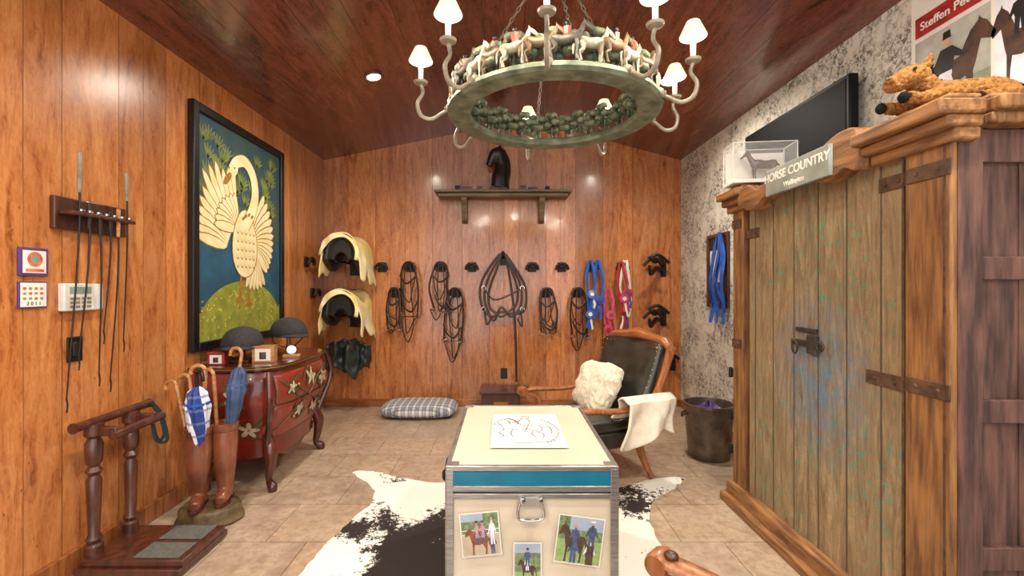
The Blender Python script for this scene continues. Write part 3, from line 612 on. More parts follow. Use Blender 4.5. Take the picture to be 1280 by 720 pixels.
stick('umbrella','rolled slate blue umbrella with wooden crook in boot','umbrella',(bR[0],bR[1]-.01,.25),(bR[0]+.09,bR[1],.88),pi*.95,[mCane,mNavy,mNavy],body=(.3,.9),fat=1.2)
# ---------- boot jack ----------
bj=E('boot_jack_stand','mahogany boot puller with turned posts and grey pads','boot jack',(-1.62,2.12,0))
G().box((.0,-.0,.025),(.46,.34,.03)).out('base',mMah,bj,bev=.004); g=G(); g.box((.01,.0,.055),(.44,.3,.03)); g.out('platform',mMah,bj,bev=.004)
for y in (-.075,.075): G().box((.1,y,.073),(.2,.12,.006)).out('pad',mPad,bj,bev=.002)
for x in (-.2,.2):
    for y in (-.14,.14): G().lathe([(.018,0),(.018,.012)],10,c=(x,y,0)).out('foot',mBlkP,bj)
tp=[(.026,.07),(.026,.11),(.018,.12),(.024,.14),(.016,.16),(.02,.3),(.022,.4),(.015,.42),(.025,.44),(.015,.46),(.024,.48),(.026,.56),(.018,.585),(.028,.6),(.028,.65),(.0,.655)]
for y in (-.1,.1): G().lathe([(r*1.3,z) for r,z in tp],16,c=(-.2,y,0)).out('post',mMah,bj)
G().tube([(-.2,-.2,.655),(-.2,-.18,.655),(-.2,.18,.66),(-.2,.22,.66)],[.024,.02,.02,.024],10).out('top_rail',mMah,bj)
G().tube([(-.1,-.12,.60),(-.1,.17,.61)],[.02,.017,.02],10).out('lower_rail',mMah,bj)
for y in (-.1,.11): G().box((-.15,y,.615),(.12,.03,.04)).out('bracket',mMah,bj,bev=.004)
g=G()
for k in range(2): g.tube(crv([(-1.80+.01*k,2.31,.67),(-1.78,2.35+.01*k,.6),(-1.77+.01*k,2.37+.01*k,.49-.03*k),(-1.79,2.35-.01*k,.47),(-1.80,2.32,.6)],5),.008,6,fl=.4)
g.out('lead_strap',mTeal2,label='dark green strap looped over boot jack rail',cat='strap')
# ---------- left wall: whip rack ----------
wr=E('whip_rack','dark wooden wall rack holding riding whips','rack',(XL,2.08,1.57))
G().box((.012,0,0),(.024,.36,.14)).out('backboard',mDkW,wr,bev=.004); G().box((.055,0,.0),(.06,.33,.016)).out('slotted_shelf',mDkW,wr,bev=.003)
for k in range(7): G().lathe([(.0,0),(.012,.004),(.012,.012),(.0,.016)],10,c=(.07,-.11+.042*k,.008)).out('ferrule',mChr,wr)
for i,(y,z1,z0,lean) in enumerate([(1.965,1.83,.78,-.03),(2.01,1.62,.95,-.02),(2.06,1.6,.86,.03),(2.115,1.6,1.05,.0),(2.16,1.62,.82,-.01),(2.205,1.8,1.0,0.02)]):
    e=E('riding_whip','slim black riding whip hanging in wooden wall rack','whip',(XL+.07,y,z1),group='riding whips in the wall rack'); L=z0-z1
    G().tube(crv([(0,0,0),(0,lean*.3,L*.4),(-.03,lean,L)],4),[.0045,.0038,.0026],6).out('shaft',mBlkP,e)
    G().tube([(0,0,.005),(0,lean*.1,L*.12),(0,lean*.15,L*.16)],[.009,.008,.007],8).out('grip',mCane if i==4 else (mPew if i in(0,5) else mBlk),e)
    G().tube(crv([(-.03,lean,L),(-.03,lean+.005,L-.03),(-.025,lean-.004,L-.06)],3),.0035,5).out('lash',mBlk,e)
# small wall items
e=E('framed_print','small purple framed badge print on wood wall','picture',(XL,1.83,1.355)); G().box((.006,0,0),(.012,.113,.113)).out('frame',mPurp,e,bev=.002); G().box((.013,0,0),(.002,.09,.09)).out('mat_board',mPaper,e)
g=G(); g.M=FR((.0145,0,0),(0,1,0),(0,0,1)); g.prism(ov(0,.01,.03,.03,16),0,.001); g.mi=1; g.prism(ov(0,.01,.018,.018,16),.001,.0015); g.mi=0; g.prism(rc(-.035,-.04,.035,-.028),0,.001); g.out('badge',[mOrg,mGrey],e)
e=E('wall_calendar','small white year calendar card on wood wall','calendar',(XL,1.83,1.223)); G().box((.004,0,0),(.008,.112,.108)).out('frame',mPurp,e,bev=.001); G().box((.009,0,0),(.002,.1,.096)).out('card',mPaper,e)
text('2 0 1 1',.02,mInk,e,FR((.0105,0,-.036),(0,1,0),(0,0,1)))
g=G(); g.M=FR((.0105,0,0),(0,1,0),(0,0,1))
for r in range(3):
    for c in range(4): g.mi=(r+c)%2; g.prism(rc(-.042+c*.022,-.02+r*.02,-.030+c*.022,-.010+r*.02),0,.0006)
g.out('month_grid',[mOrg,mGrey],e)
e=E('alarm_keypad','white alarm keypad with small display on wood wall','keypad',(XL,2.03,1.21)); G().box((.015,0,0),(.03,.19,.12)).out('housing',mWhite,e,bev=.005); G().box((.031,-.02,.03),(.003,.1,.03)).out('display',mGrey,e)
g=G()
for r in range(3):
    for c in range(4): g.box((.031,-.06+c*.027,-.005-r*.018),(.005,.018,.011))
g.out('keys',mPew,e,bev=.001)
e=E('light_switch','black wall switch plate on wood wall','switch',(XL,2.01,.98)); G().box((.004,0,0),(.008,.07,.11)).out('plate',mBlkP,e,bev=.002); G().box((.01,0,0),(.008,.03,.06)).out('rocker',mBlk,e,bev=.002)
# ---------- painting ----------
pt=E('swan_painting','large black framed painting of a white swan','painting',(XL,3.295,.86)); PW,PH=1.131,1.53
g=G(); fw=.055
for c,d in (((.02,-PW/2+fw/2,PH/2),(.04,fw,PH)),((.02,PW/2-fw/2,PH/2),(.04,fw,PH)),((.02,0,fw/2),(.04,PW-2*fw,fw)),((.02,0,PH-fw/2),(.04,PW-2*fw,fw))): g.box(c,d)
g.out('frame',mBlkP,pt,bev=.006)
am=[M('art_midnight','23465a',.5,h2='3c5044',sc=5,bump=.1,bs=40),M('art_leaf','7d8a48',.5,h2='5c6a3a',bump=0),M('art_cream','ecdfb4',.5,h2='e0cc94',sc=10,bump=0),M('art_line','9a7838',.5,bump=0),M('art_moss','98993c',.5,h2='787e30',sc=14,bump=0),M('art_speck','d4c464',.5,bump=0),M('art_blue','265a74',.5,h2='1f465c',sc=6,bump=0),M('art_gold','a8722a',.5,bump=0)]
g=G(); g.M=FR((.02,-3.295,-.86),(0,1,0),(0,0,1))
y0,y1,z0,z1=2.785,3.805,.915,2.335
g.poly(rc(y0,z0,y1,z1),0,0)
g.poly([(y0,1.15),(3.1,1.2),(3.5,1.12),(y1,1.2),(y1,1.62),(3.5,1.7),(3.0,1.6),(y0,1.66)],.0004,6)
random.seed(11)
def lf(cy,cz,a,l,w,mi,z,n=10):
    g.poly([(cy+l/2*(1+cos(t))*cos(a)-w/2*sin(t)*sin(a),cz+l/2*(1+cos(t))*sin(a)+w/2*sin(t)*cos(a)) for t in [2*pi*k/n for k in range(n)]],z,mi)
for k in range(70):
    cy=random.uniform(y0+.02,y1-.12); cz=random.uniform(1.55,2.2)
    for j in range(5): 
        a=1.2+j*.35-.7
        if y0<cy+.11*cos(a)<y1: lf(cy,cz,a,.1,.016,1,.0006+.000006*k)
mo=[(y0,z0),(y1,z0),(y1,1.12)]+[(3.3+.5*cos(t),1.0+.3*sin(t)) for t in [pi*k/20 for k in range(2,19)]]+[(y0,1.1)]
g.poly(mo,.0011,4)
for k in range(90):
    y=random.uniform(y0+.03,y1-.03); z=random.uniform(z0+.02,1.0+.28*math.sqrt(max(0,1-((y-3.3)/.5)**2))); lf(y,z,random.uniform(0,6),.022,.01,5,.0013,6)
for k in range(6): lf(y0+.04,z0+.05+.04*k,0,.02,.02,7,.0014,6)
def feather(cy,cz,a,l,w,i): lf(cy,cz,a,l,w,3,.0016+i*.00006); lf(cy+.003,cz,a,l*.97,w*.8,2,.00163+i*.00006)
for i in range(12): a=1.55+.13*i; feather(3.15-.006*i,1.66-.012*i,a,(.5 if i in(3,4,5) else .44)-.02*max(0,i-5),.085,i)
for i in range(8): a=1.7+.2*i; feather(3.2,1.66,a,.26,.08,13+i)
for i in range(12): a=1.1-.17*i; feather(3.4+.004*i,1.66-.012*i,a,.36-.012*i,.085,22+i)
for i in range(6): feather(3.42,1.5,-1.0-.2*i,.28,.07,35+i)
g.poly([(3.3+.16*cos(t)*(1-.15*sin(t)),1.57+.25*sin(t)) for t in [2*pi*k/24 for k in range(24)]],.0044,3)
g.poly([(3.3+.152*cos(t)*(1-.15*sin(t)),1.57+.242*sin(t)) for t in [2*pi*k/24 for k in range(24)]],.0045,2)
for r in range(5):
    for c in range(5):
        y=3.2+.05*c; z=1.44+.06*r
        lf(y,z,-1.3,.05,.03,3,.0046); lf(y,z+.004,-1.3,.044,.024,2,.0047)
for rr,mi,z in ((.05,3,.005),(.044,2,.0052)):
    NK=crv([(3.3,1.7,0),(3.39,1.82,0),(3.43,1.95,0),(3.40,2.08,0),(3.3,2.16,0),(3.19,2.13,0),(3.13,2.06,0)],5)
    Lp=[];Rp=[]
    for i,p in enumerate(NK):
        t=(NK[min(i+1,len(NK)-1)]-NK[max(i-1,0)]).normalized(); w=rr*(1.15-.35*i/len(NK)); n=Vector((-t.y,t.x,0)); Lp.append((p.x+n.x*w,p.y+n.y*w)); Rp.append((p.x-n.x*w,p.y-n.y*w))
    g.poly(Lp+Rp[::-1],z,mi)
lf(3.2,2.11,-2.4,.12,.085,2,.0054); lf(3.13,2.04,-2.3,.12,.05,7,.0055); lf(3.16,2.085,0,.016,.016,0,.0057,8)
for q in ((3.26,1.74),(3.29,1.76),(3.33,1.775),(3.37,1.765)): lf(q[0],q[1],.6,.04,.024,7,.0056)
for q in range(6): lf(3.3-.012*q,1.36-.045*q,-1.9,.04,.02,7,.0018+.0001*q)
g.poly([(3.36,1.38),(3.385,1.38),(3.36,1.17),(3.4,1.12),(3.3,1.12),(3.335,1.17)],.003,7); g.poly([(3.24,1.38),(3.27,1.38),(3.25,1.2),(3.28,1.15),(3.18,1.15),(3.225,1.2)],.003,7)
g.out('canvas',am,pt,norm=False)
# ---------- shelf and bust ----------
e=E('wall_shelf','wooden wall shelf with two carved corbels','shelf',(-.01,YB,2.25))
G().box((0,-.1,-.012),(1.4,.2,.024)).out('board',mShelf,e,bev=.004); G().box((0,-.085,-.045),(1.34,.15,.045)).out('moulding',mShelf,e,bev=.01)
for x in (-.4,.4):
    g=G(); g.M=FR((x-.03,0,0),(0,-1,0),(0,0,1)); g.prism([(p.x,p.y) for p in crv([(0,-.06,0),(.14,-.06,0),(.15,-.1,0),(.11,-.15,0),(.09,-.22,0),(.06,-.29,0),(.02,-.32,0),(0,-.32,0)],3)],0,-.06); g.out('corbel',mShelf,e,bev=.006)
e=E('horse_head_bust','black horse head bust standing on wall shelf','statue',(-.06,4.7,2.25),.25)
G().box((0,0,.02),(.17,.13,.04)).out('plinth',mDkW,e,bev=.005)
g=G(); g.tube(crv([(.02,0,.03),(.02,0,.14),(.04,0,.26),(.01,0,.38),(-.01,0,.42)],5),[.1,.09,.072,.06,.05],12); g.tube(crv([(.02,0,.41),(-.04,0,.38),(-.08,0,.3),(-.1,0,.25)],5),[.052,.055,.04,.034],10)
for y in (-.022,.022): g.tube([(.02,y,.43),(.015,y,.5)],[.018,.004],6)
g.tube(crv([(.05,0,.44),(.1,0,.32),(.11,0,.2),(.1,0,.1)],4),[.015,.026,.026,.015],6); g.out('head',mBlk,e,rem=.008)
for i,(x,w,h,m) in enumerate([(-.48,.05,.06,mTeal2),(-.4,.12,.045,mMah),(-.25,.05,.05,mDkW),(.2,.05,.06,mDkW),(.3,.09,.04,mDkW),(.45,.04,.05,mTeal2)]):
    e=E('trinket_box','small dark keepsake box on wall shelf','box',(x,4.72,2.25),group='keepsake boxes on the shelf'); G().box((0,0,h*.4),(w,.05,h*.8)).out('body',m,e,bev=.002); G().box((0,0,h*.9),(w+.006,.056,h*.2)).out('lid',m,e,bev=.002)
# ---------- back wall tack ----------
def bracket(x,z,loc=None,rz=0):
    e=E('bridle_bracket','black horseshoe shaped bridle bracket on wood wall','bracket',loc or (x,YB,z),rz,group='bridle brackets on the walls')
    G().box((0,-.008,.0),(.09,.016,.1)).out('plate',mIron,e,bev=.006)
    g=G(); g.tube(crv([(-.06,-.055,-.03),(-.05,-.06,.01),(0,-.065,.035),(.05,-.06,.01),(.06,-.055,-.03)],5),.016,8); g.box((0,-.035,.01),(.05,.05,.03)); g.out('crescent',mIron,e,bev=.004)
Yv=(0,1,0)
def bridle(x,z,k,seed,L=.75,lab='dark leather bridle with metal bit hanging on bracket'):
    random.seed(seed); r=lambda a:random.uniform(-a,a)
    e=E('bridle',lab,'bridle',(x,YB-.07,z),rz=r(.5),group='bridles on the back wall')
    w=.085*k; hz=.42*k; F=.35; tl=r(.03); t2=r(.03)
    def sp(nm,Ps,wd=.009,cl=False):
        g=G()
        for P in Ps: g.tube(crv(P,6,cl),wd,6,closed=cl,fl=F,up=Yv)
        g.out(nm,mStrap,e)
    sp('headstall',[[(-w+tl,-.01,-hz),(-w*1.05+t2,-.015,-hz*.5),(-w*.8,-.012,-.03),(-.035,-.01,.04),(.035,-.01,.04),(w*.8,-.012,-.03),(w*1.05+t2,-.015,-hz*.5),(w*.9+tl,-.01,-hz*1.04)]],.011)
    sp('browband',[[(-w,-.02,-hz*.18),(-.01,-.035,-hz*.36),(w,-.02,-hz*.2)]],.01)
    sp('noseband',[[(-w*1.0+tl,-.018,-hz*.66),(-w*.6+tl,-.035,-hz*.86),(w*.3+tl,-.035,-hz*.96),(w*.95+tl,-.018,-hz*.74)]],.01)
    for sx in (-1,1):
        g=G(); g.tube([(sx*w*.95+tl+.026*cos(t*pi/6),-.012,-hz-.018+.026*sin(t*pi/6)) for t in range(12)],.004,6,closed=True); g.out('bit_ring',mChr,e)
    g=G(); g.tube(crv([(-w+tl,-.014,-hz-.02),(tl,-.03,-hz-.035),(w+tl,-.014,-hz-.02)],4),.006,6); g.out('bit',mChr,e)
    sp('reins',[[(-w+tl,-.01,-hz-.02),(-w*.9+t2,-.015,-L*.8),(-.02+t2,-.018,-L),(w*.5+t2,-.02,-L*.78),(w*.45,-.025,-hz*.6),(.025,-.02,.03)],[(w+tl,-.01,-hz-.02),(w*.7,-.02,-L*.72),(.01+r(.03),-.024,-L*.88+r(.05)),(-w*.3,-.026,-L*.7),(-w*.5+r(.02),-.028,-hz*.5),(-.02,-.024,.03)]],.0065)
    sp('throatlash',[[(-w,-.012,-hz*.12),(-w*.7+r(.02),-.02,-hz*.55),(r(.03),-.02,-hz*.76),(w*.5,-.02,-hz*.5),(w,-.012,-hz*.12)]],.0065)
r1,r2=1.47,1.2
for x in (-1.284,-.988,-.667,-.338,.296,.608,.929,1.24): bracket(x,r1)
for x in (-1.14,-.507,.448,.769): bracket(x,r2)
bracket(0,0,(XL,4.36,1.5),pi/2); bracket(0,0,(XL,4.5,1.2),pi/2)
bridle(-.988,r1,1.15,1,.78); bridle(-.667,r1,1.05,2,.55); bridle(-1.14,r2,.85,3,.42); bridle(-.507,r2,1.15,4,.72); bridle(.448,r2,.95,5,.43); bridle(.769,r2,1.05,6,.6)
# harness
e=E('driving_harness','black leather harness collar hanging on back wall','harness',(-.01,YB-.045,1.55))
g=G(); g.box((0,.028,0),(.06,.03,.12)); g.tube([(0,.01,.02),(0,-.06,.04),(0,-.07,.08)],.014,8); g.out('hook',mIron,e)
g=G()
for k,(w,o) in enumerate(((.19,.0),(.235,.03),(.15,-.04))): g.tube(crv([(0,-.05,.06),(-w*.5,-.05,-.08+o),(-w,-.03,-.30+o),(-w*.93,-.03,-.5),(-w*.5,-.035,-.64+.04*k),(-.02,-.04,-.5-.05*k),(w*.45,-.035,-.6+.03*k),(w*.95,-.03,-.5-o),(w,-.03,-.30),(w*.5,-.05,-.08)],6,True),.012,7,closed=True,fl=.3,up=Yv)
g.out('collar_straps',mStrap,e)
g=G()
for P in ([(-.2,-.04,-.3),(-.1,-.045,-.42),(.05,-.045,-.38),(.2,-.04,-.3)],[(-.2,-.04,-.5),(-.17,-.04,-.68),(-.12,-.04,-.6)],[(.18,-.04,-.5),(.2,-.04,-.7),(.15,-.04,-.62)]): g.tube(crv(P,5),.008,6,fl=.35,up=Yv)
g.out('side_straps',mStrap,e)
for sx in (-1,1):
    for z in (-.3,-.52): G().tube([(sx*.2+.022*cos(t*pi/6),-.048,z+.022*sin(t*pi/6)) for t in range(12)],.004,6,closed=True).out('ring',mChr,e)
G().tube(crv([(.04,-.02,-.02),(.1,-.02,-.4),(.13,-.02,-.8),(.14,-.02,-1.28)],5),.012,6,fl=.3,up=Yv).out('trace_strap',mStrap,e)
# ribbons
def ribbon(lab,x,z,L,mats,seed,ros=1,loop=True,y=None):
    random.seed(seed); rr=lambda a:random.uniform(-a,a); e=E('award_ribbon',lab,'ribbon',(x,(y or YB-.08),z),group='award ribbons on the back wall')
    for sx in (-1,1): G().tube(crv([(sx*.012,0,.04),(sx*.035+rr(.01),-.005,-L*.2),(sx*.045+rr(.015),-.012,-L*.45),(sx*.03+rr(.02),-.004,-L*.7),(sx*.015+rr(.02),-.01,-L)],5),[.014,.019,.013,.02,.015],6,fl=.25,up=(.4*sx,1,.2)).out('sash',mats[0],e)
    for k in range(ros):
        cz=-L*(.55+.35*k) if ros>1 else -L*.75; cx=.018*(-1)**k+rr(.01)
        g=G(); R=Matrix.Rotation(pi/2+rr(.3),3,'X')
        g.lathe([(.018,.0),(.045,.006),(.047,.01),(.018,.014)],40,c=(cx,-.02,cz),R=R,mod=lambda a,zz:1+.05*sin(a*14)); g.mi=1; g.lathe([(.0,.018),(.02,.018),(.022,.012)],20,c=(cx,-.02,cz),R=R,cap=False); g.out('rosette',[mats[1],mats[2]],e)
        for j in range(3): 
            dx=(j-1)*.022; G().tube([(cx+dx*.4,-.016,cz-.03),(cx+dx+rr(.01),-.02,cz-.1),(cx+dx*1.3+rr(.012),-.014,cz-.17-rr(.03))],.012,6,fl=.15,up=(rr(.4),1,0)).out('tail',mats[(j)%3],e)
ribbon('royal blue satin award ribbons hanging from bracket',.9,1.5,.58,[mBlue,mBlue,mWSat],1,2)
ribbon('royal blue satin award sash hanging from bracket',.975,1.5,.5,[mBlue,mBlue,mPurS],2,1)
ribbon('pink and red satin award ribbon with rosette',1.09,1.2,.42,[mPink,mPink,mRedS],3,2)
ribbon('red and white award sash with rosettes',1.26,1.5,.55,[mWSat,mRedS,mPurS],4,2); ribbon('red satin award sash with rosette',1.21,1.48,.45,[mRedS,mPink,mWSat],5,1,y=YB-.11)
# saddle racks, black iron (empty)
def srack(x,z):
    e=E('saddle_rack','black iron folding saddle rack on wood wall','saddle rack',(x,YB,z),group='empty iron saddle racks')
    G().box((0,-.008,0),(.06,.016,.16)).out('plate',mIron,e,bev=.005)
    for s in (-1,1): G().tube(crv([(0,-.01,.04*s),(-.09+.02*s,-.12,.05+.05*s),(-.2+.02*s,-.28,.0+.06*s),(-.26,-.36,.06+.04*s)],5),[.018,.024,.02,.012],8).out('arm',mIron,e)
    for P in ([(-.2,-.12,.1),(-.1,-.14,.14),(.02,-.12,.06)],[(-.3,-.3,.02),(-.2,-.3,.1),(-.1,-.26,.03)]): G().tube(crv(P,4),.016,8).out('cross_bar',mIron,e)
srack(1.68,1.45); srack(1.68,.93); srack(1.78,.46)
# saddles with yellow covers
def saddle(z,lab):
    X=-1.57; e=E('saddle',lab,'saddle',(X,YB,z),group='saddles on wall racks')
    G().box((0,-.01,-.08),(.1,.02,.2)).out('rack_plate',mIron,e)
    for s in (-1,1): G().tube([(.05*s,-.02,-.05),(.06*s,-.4,-.05)],.012,8).out('rack_arm',mIron,e)
    def arch(t,b,R,leg,fl=.12,y0_=-.03,ln=.42):
        A=R*pi/2; s=t*(A+leg); dip=.05*sin(pi*b)-.02
        if abs(s)<A: x=R*sin(s/R); zz=R*cos(s/R)-R
        else: d=abs(s)-A; x=math.copysign(R+fl*d,s); zz=-R-d
        return [x,y0_-ln*b,zz+.17-dip*max(0,1-abs(t))]
    G().grid(lambda a,b:arch((a-.5)*2,b,.135,.08+.1*sin(pi*b)),32,14).out('seat_and_flaps',mBlk,e,solid=.06)
    g=G(); g.M=FR((0,-.42,0),(1,0,0),(0,0,1)); O=[(.155*sin(t),.0+.165*cos(t)) for t in [(-1.7+3.4*k/14) for k in range(15)]]; I=[(.06*sin(t),-.04+.07*cos(t)) for t in [(1.7-3.4*k/8) for k in range(9)]]
    g.prism(O+I,-.03,.02); g.out('pommel',mBlk,e,bev=.01)
    def cv(a,b):
        t=(a-.5)*2; leg=(.27+.05*sin(b*7)+.03*sin(b*17)) if t>0 else (.13+.08*b+.03*sin(b*13))
        p=arch(t,b,.178,leg,.12,-.01,.47); q=Vector((a*3,b*2,z*5)); k=.04*noise.noise(q)*abs(t)+.006*sin(a*26+b*5)*abs(t); p[0]+=k*(1 if t>0 else -1); p[2]+=.03+.025*noise.noise(q*1.7)+.015*t; p[1]+=.03*noise.noise(q*2.1)*b; return p
    G().grid(cv,56,30).out('dust_cover',mYel,e,solid=.01,label='yellow cloth saddle cover')
    g=G(); g.grid(lambda a,b:((.192-.03*b)*sin((a-.46)*3.2)+.008*sin(a*17),-.485-.008*sin(a*22)-.02*b,-.02+(.232-.045*b-.03*b*sin(a*7))*cos((a-.46)*3.2)+.006*sin(a*20)),40,6); g.out('cover_hem',mYel,e,solid=.008)
saddle(1.56,'black saddle under yellow cloth cover on wall rack'); saddle(1.02,'black saddle with yellow cover on lower wall rack')
def dr(a,b):
    t=(a-.5)*2; q=Vector((a*6,b*2,3)); return (-1.55+.22*t+.05*b*noise.noise(q),4.55-.1*cos(t*1.4)+.03*sin(a*19)+.03*noise.noise(q*2),.74-.33*b*(1-.3*t*t+.35*noise.noise(Vector((a*5,7,1))))-.06*t*t+.03*noise.noise(Vector((a*8,1,1))))
g=G(); g.tube([(-1.57,YB,.7),(-1.57,4.42,.69)],.014,8); g.grid(dr,60,18); g.out('folded_black_coat',M('black_nylon','2a3634',.4,h2='161b1c'),label='dark green black nylon coat hung below saddles',cat='coat',solid=.02)
# outlet on back wall
e=E('wall_outlet','black electrical outlet plate on wood wall','outlet',(.0,YB,.35)); G().box((0,-.004,0),(.07,.008,.11)).out('plate',mBlkP,e,bev=.002); G().box((0,-.009,0),(.03,.004,.07)).out('socket',mBlk,e,bev=.001)
# ---------- armoire ----------
AX,A0,A1=1.37,1.374,2.685; am_=E('armoire','large weathered rustic armoire with flecks of green paint','armoire',(AX,(A0+A1)/2,0)); HW=(A1-A0)/2
G().box((.26,0,.9),(.465,2*HW-.03,1.68)).out('carcass',mSide,am_)
for s in (1,-1):
    wd=.485; G().box((.012,s*(wd/2+.002)+ .02,.905),(.03,wd,1.63)).out('door',mArm,am_,bev=.004)
for y,w in ((-HW+.08,.16),(HW-.055,.11)): G().box((.005,y,.9),(.05,w,1.66)).out('front_stile',mArmS,am_,bev=.006)
for y in (-HW+.165,-HW+.02): G().box((-.021,y,.9),(.004,.006,1.6)).out('bead',mRust,am_)
g=G(); yy=-HW+.008
for x,w in ((.035,.075),(.47,.05)): g.box((x,yy,.9),(w,.026,1.68))
for z,h in ((1.68,.1),(1.31,.07),(.876,.07),(.43,.07),(.1,.1)): g.box((.25,yy+.001,z),(.48,.022,h))
g.out('side_frame',mSide,am_,bev=.003)
G().box((.2,yy+.006,.9),(.004,.006,1.6)).out('side_centre_board',mSide,am_)
g=G(); g.box((-.02,0,.07),(.07,2*HW+.04,.09)); g.box((-.035,0,.025),(.1,2*HW+.07,.05)); g.box((.24,-HW-.02,.045),(.5,.04,.09)); g.out('plinth',mArmY,am_,bev=.012)
for y0_,y1_ in ((-HW-.05,-HW+.3),(HW-.19,HW+.05)):
    g=G(); ym=(y0_+y1_)/2; w=y1_-y0_
    g.box((-.0,ym,1.71),(.08,w*.9,.04)); g.box((-.015,ym,1.745),(.11,w*.95,.035)); g.box((-.03,ym,1.785),(.14,w,.045)); g.box((-.015,ym,1.815),(.1,w*.94,.02)); g.out('cornice',mArmY,am_,bev=.008)
g=G(); g.box((.27,-HW-.02,1.75),(.44,.07,.035)); g.box((.28,-HW-.03,1.787),(.46,.1,.045)); g.box((.28,-HW-.01,1.815),(.44,.06,.02)); g.out('side_cornice',mArmS,am_,bev=.008)
G().box((.26,.0,1.78),(.45,2*HW-.06,.086)).out('top_board',mSide,am_)
g=G(); g.M=FR((-.06,0,0),(0,-1,0),(0,0,1))
tp_=[(-.48,1.76),(-.42,1.79),(-.36,1.79),(-.3,1.755),(-.22,1.77),(-.1,1.785),(.02,1.79),(.12,1.795),(.2,1.83),(.28,1.85),(.36,1.83)]
bt=[(.36,1.69),(.3,1.705),(.24,1.685),(.17,1.68),(.1,1.71),(0,1.73),(-.12,1.725),(-.24,1.70),(-.3,1.665),(-.38,1.66),(-.44,1.69),(-.48,1.7)]
g.prism([(p.x,p.y) for p in crv([(a,b,0) for a,b in tp_+bt],4,True)],-.06,.02); g.out('scalloped_crest',mArmY,am_,bev=.02)
def strap(y0_,y1_,z,x=-.0225):
    g=G(); g.box((x,(y0_+y1_)/2,z),(.005,abs(y1_-y0_),.05))
    n=max(2,int(abs(y1_-y0_)/.06))
    for k in range(n): g.ell((x-.003,y0_+(y1_-y0_)*(k+.5)/n,z),(.005,.008,.008),8)
    g.out('iron_strap',mRust,am_,bev=.002)
for z in (1.62,.93): strap(-HW+.0,-HW+.15,z); strap(HW-.1,HW,z)
strap(-HW+.17,-HW+.28,1.62,-.006); strap(-HW+.17,-HW+.34,.92,-.006); strap(HW-.25,HW-.12,1.55,-.006)
g=G(); g.box((-.01,.02,1.06),(.012,.14,.02)); g.box((-.01,.02,1.0),(.012,.2,.025)); g.box((-.014,-.03,1.0),(.02,.06,.08)); g.tube([(-.03,.07+.02*cos(t*pi/6),.98+.03*sin(t*pi/6)) for t in range(12)],.005,6,closed=True); g.tube([(-.03,-.1+.02*cos(t*pi/6),1.0+.02*sin(t*pi/6)) for t in range(12)],.005,6,closed=True)
g.out('hasp_lock',M('dull_lock_iron','5a544c',.5,.5,h2='38332e',sc=20),am_,bev=.003)
for z in (.3,.5,.75): 
    g=G(); g.box((-.005,HW+.012,z),(.04,.03,.05)); g.tube([(-.025,HW+.02,z-.03),(-.025,HW+.02,z+.03)],.01,8); g.out('hinge',mIron,am_,bev=.002)
# sign
e=E('painted_sign','weathered grey wooden sign with cream lettering on armoire','sign',(1.29,2.0,1.755))
G().box((-.008,0,.0),(.018,.43,.125)).out('board',mSign,e,bev=.003)
text('HORSE COUNTRY',.054,mLet,e,FR((-.0185,0,.018),(0,-1,0),(0,0,1)),off=.001); text('Wellington',.032,mLet,e,FR((-.0185,0,-.035),(0,-1,0),(0,0,1)),off=.0006)
# toy horse in case
e=E('display_case','clear plastic case holding a model horse','display case',(1.43,2.55,1.827),-.12)
G().box((0,0,.01),(.33,.15,.02)).out('base',mPaper,e,bev=.002); G().box((0,0,.12),(.33,.15,.2)).out('clear_cover',mGl,e); G().box((0,.065,.11),(.31,.004,.17)).out('backing_card',mPaper,e)
g=G()
for x in (-.165,.165):
    for y in (-.075,.075): g.box((x,y,.12),(.004,.004,.2))
for y in (-.075,.075): g.box((0,y,.22),(.33,.004,.004))
for x in (-.165,.165): g.box((x,0,.22),(.004,.15,.004))
g.out('case_edging',mWhite,e)
g=G(); horse3(g,.155,(.02,0,.02)); g.out('model_horse',mDkW,e,rem=.004)
# plush horse
pe=E('plush_horse','tan plush horse with black mane lying on armoire','plush toy',(1.46,1.5,1.824),-.05); pe.scale=(.76,.76,.76)
g=G(); g.tube(crv([(.28,.0,.07),(.18,.0,.08),(.02,.0,.075),(-.08,.0,.08)],5),[.05,.072,.066,.06],14)
g.tube(crv([(-.07,0,.085),(-.11,-.01,.12),(-.14,-.01,.145)],5),[.058,.05,.046],12)
g.tube(crv([(-.12,-.01,.16),(-.19,-.03,.145),(-.25,-.045,.115),(-.28,-.05,.105)],5),[.048,.046,.036,.032],12)
for s in (-1,1):
    g.tube(crv([(-.08,s*.05-.02,.06),(-.17,s*.055-.03,.035),(-.25,s*.06-.05,.032)],4),[.034,.028,.024],8); g.tube(crv([(.2,s*.05,.06),(.16,s*.09,.04),(.06,s*.1,.032)],4),[.05,.038,.026],8)
    g.tube([(-.12,s*.03-.01,.19),(-.11,s*.045-.01,.235)],[.02,.008],8)
b_=g.out('body',mTan,pe,rem=.0045)
tx_=bpy.data.textures.new('fur_clumps','CLOUDS'); tx_.noise_scale=.011
q=b_.modifiers.new('d','DISPLACE'); q.texture=tx_; q.strength=.014; q.mid_level=.5
g=G()
for k in range(14):
    t=k/13; p=Vector((-.125+.085*t,0,.2-.1*t)); g.tube(crv([p,p+Vector((.02,random.uniform(-.03,.03),.012)),p+Vector((.035,random.uniform(-.04,.04),-.02))],3),[.012,.01,.004],6)
g.out('mane',mDkP,pe)
g=G()
for k in range(8): g.tube(crv([(.26,-.03,.09),(.32,-.05-.01*k,.08),(.34+.01*k,-.06,.01)],3),[.016,.016,.006],6)
g.out('tail',mDkP,pe)
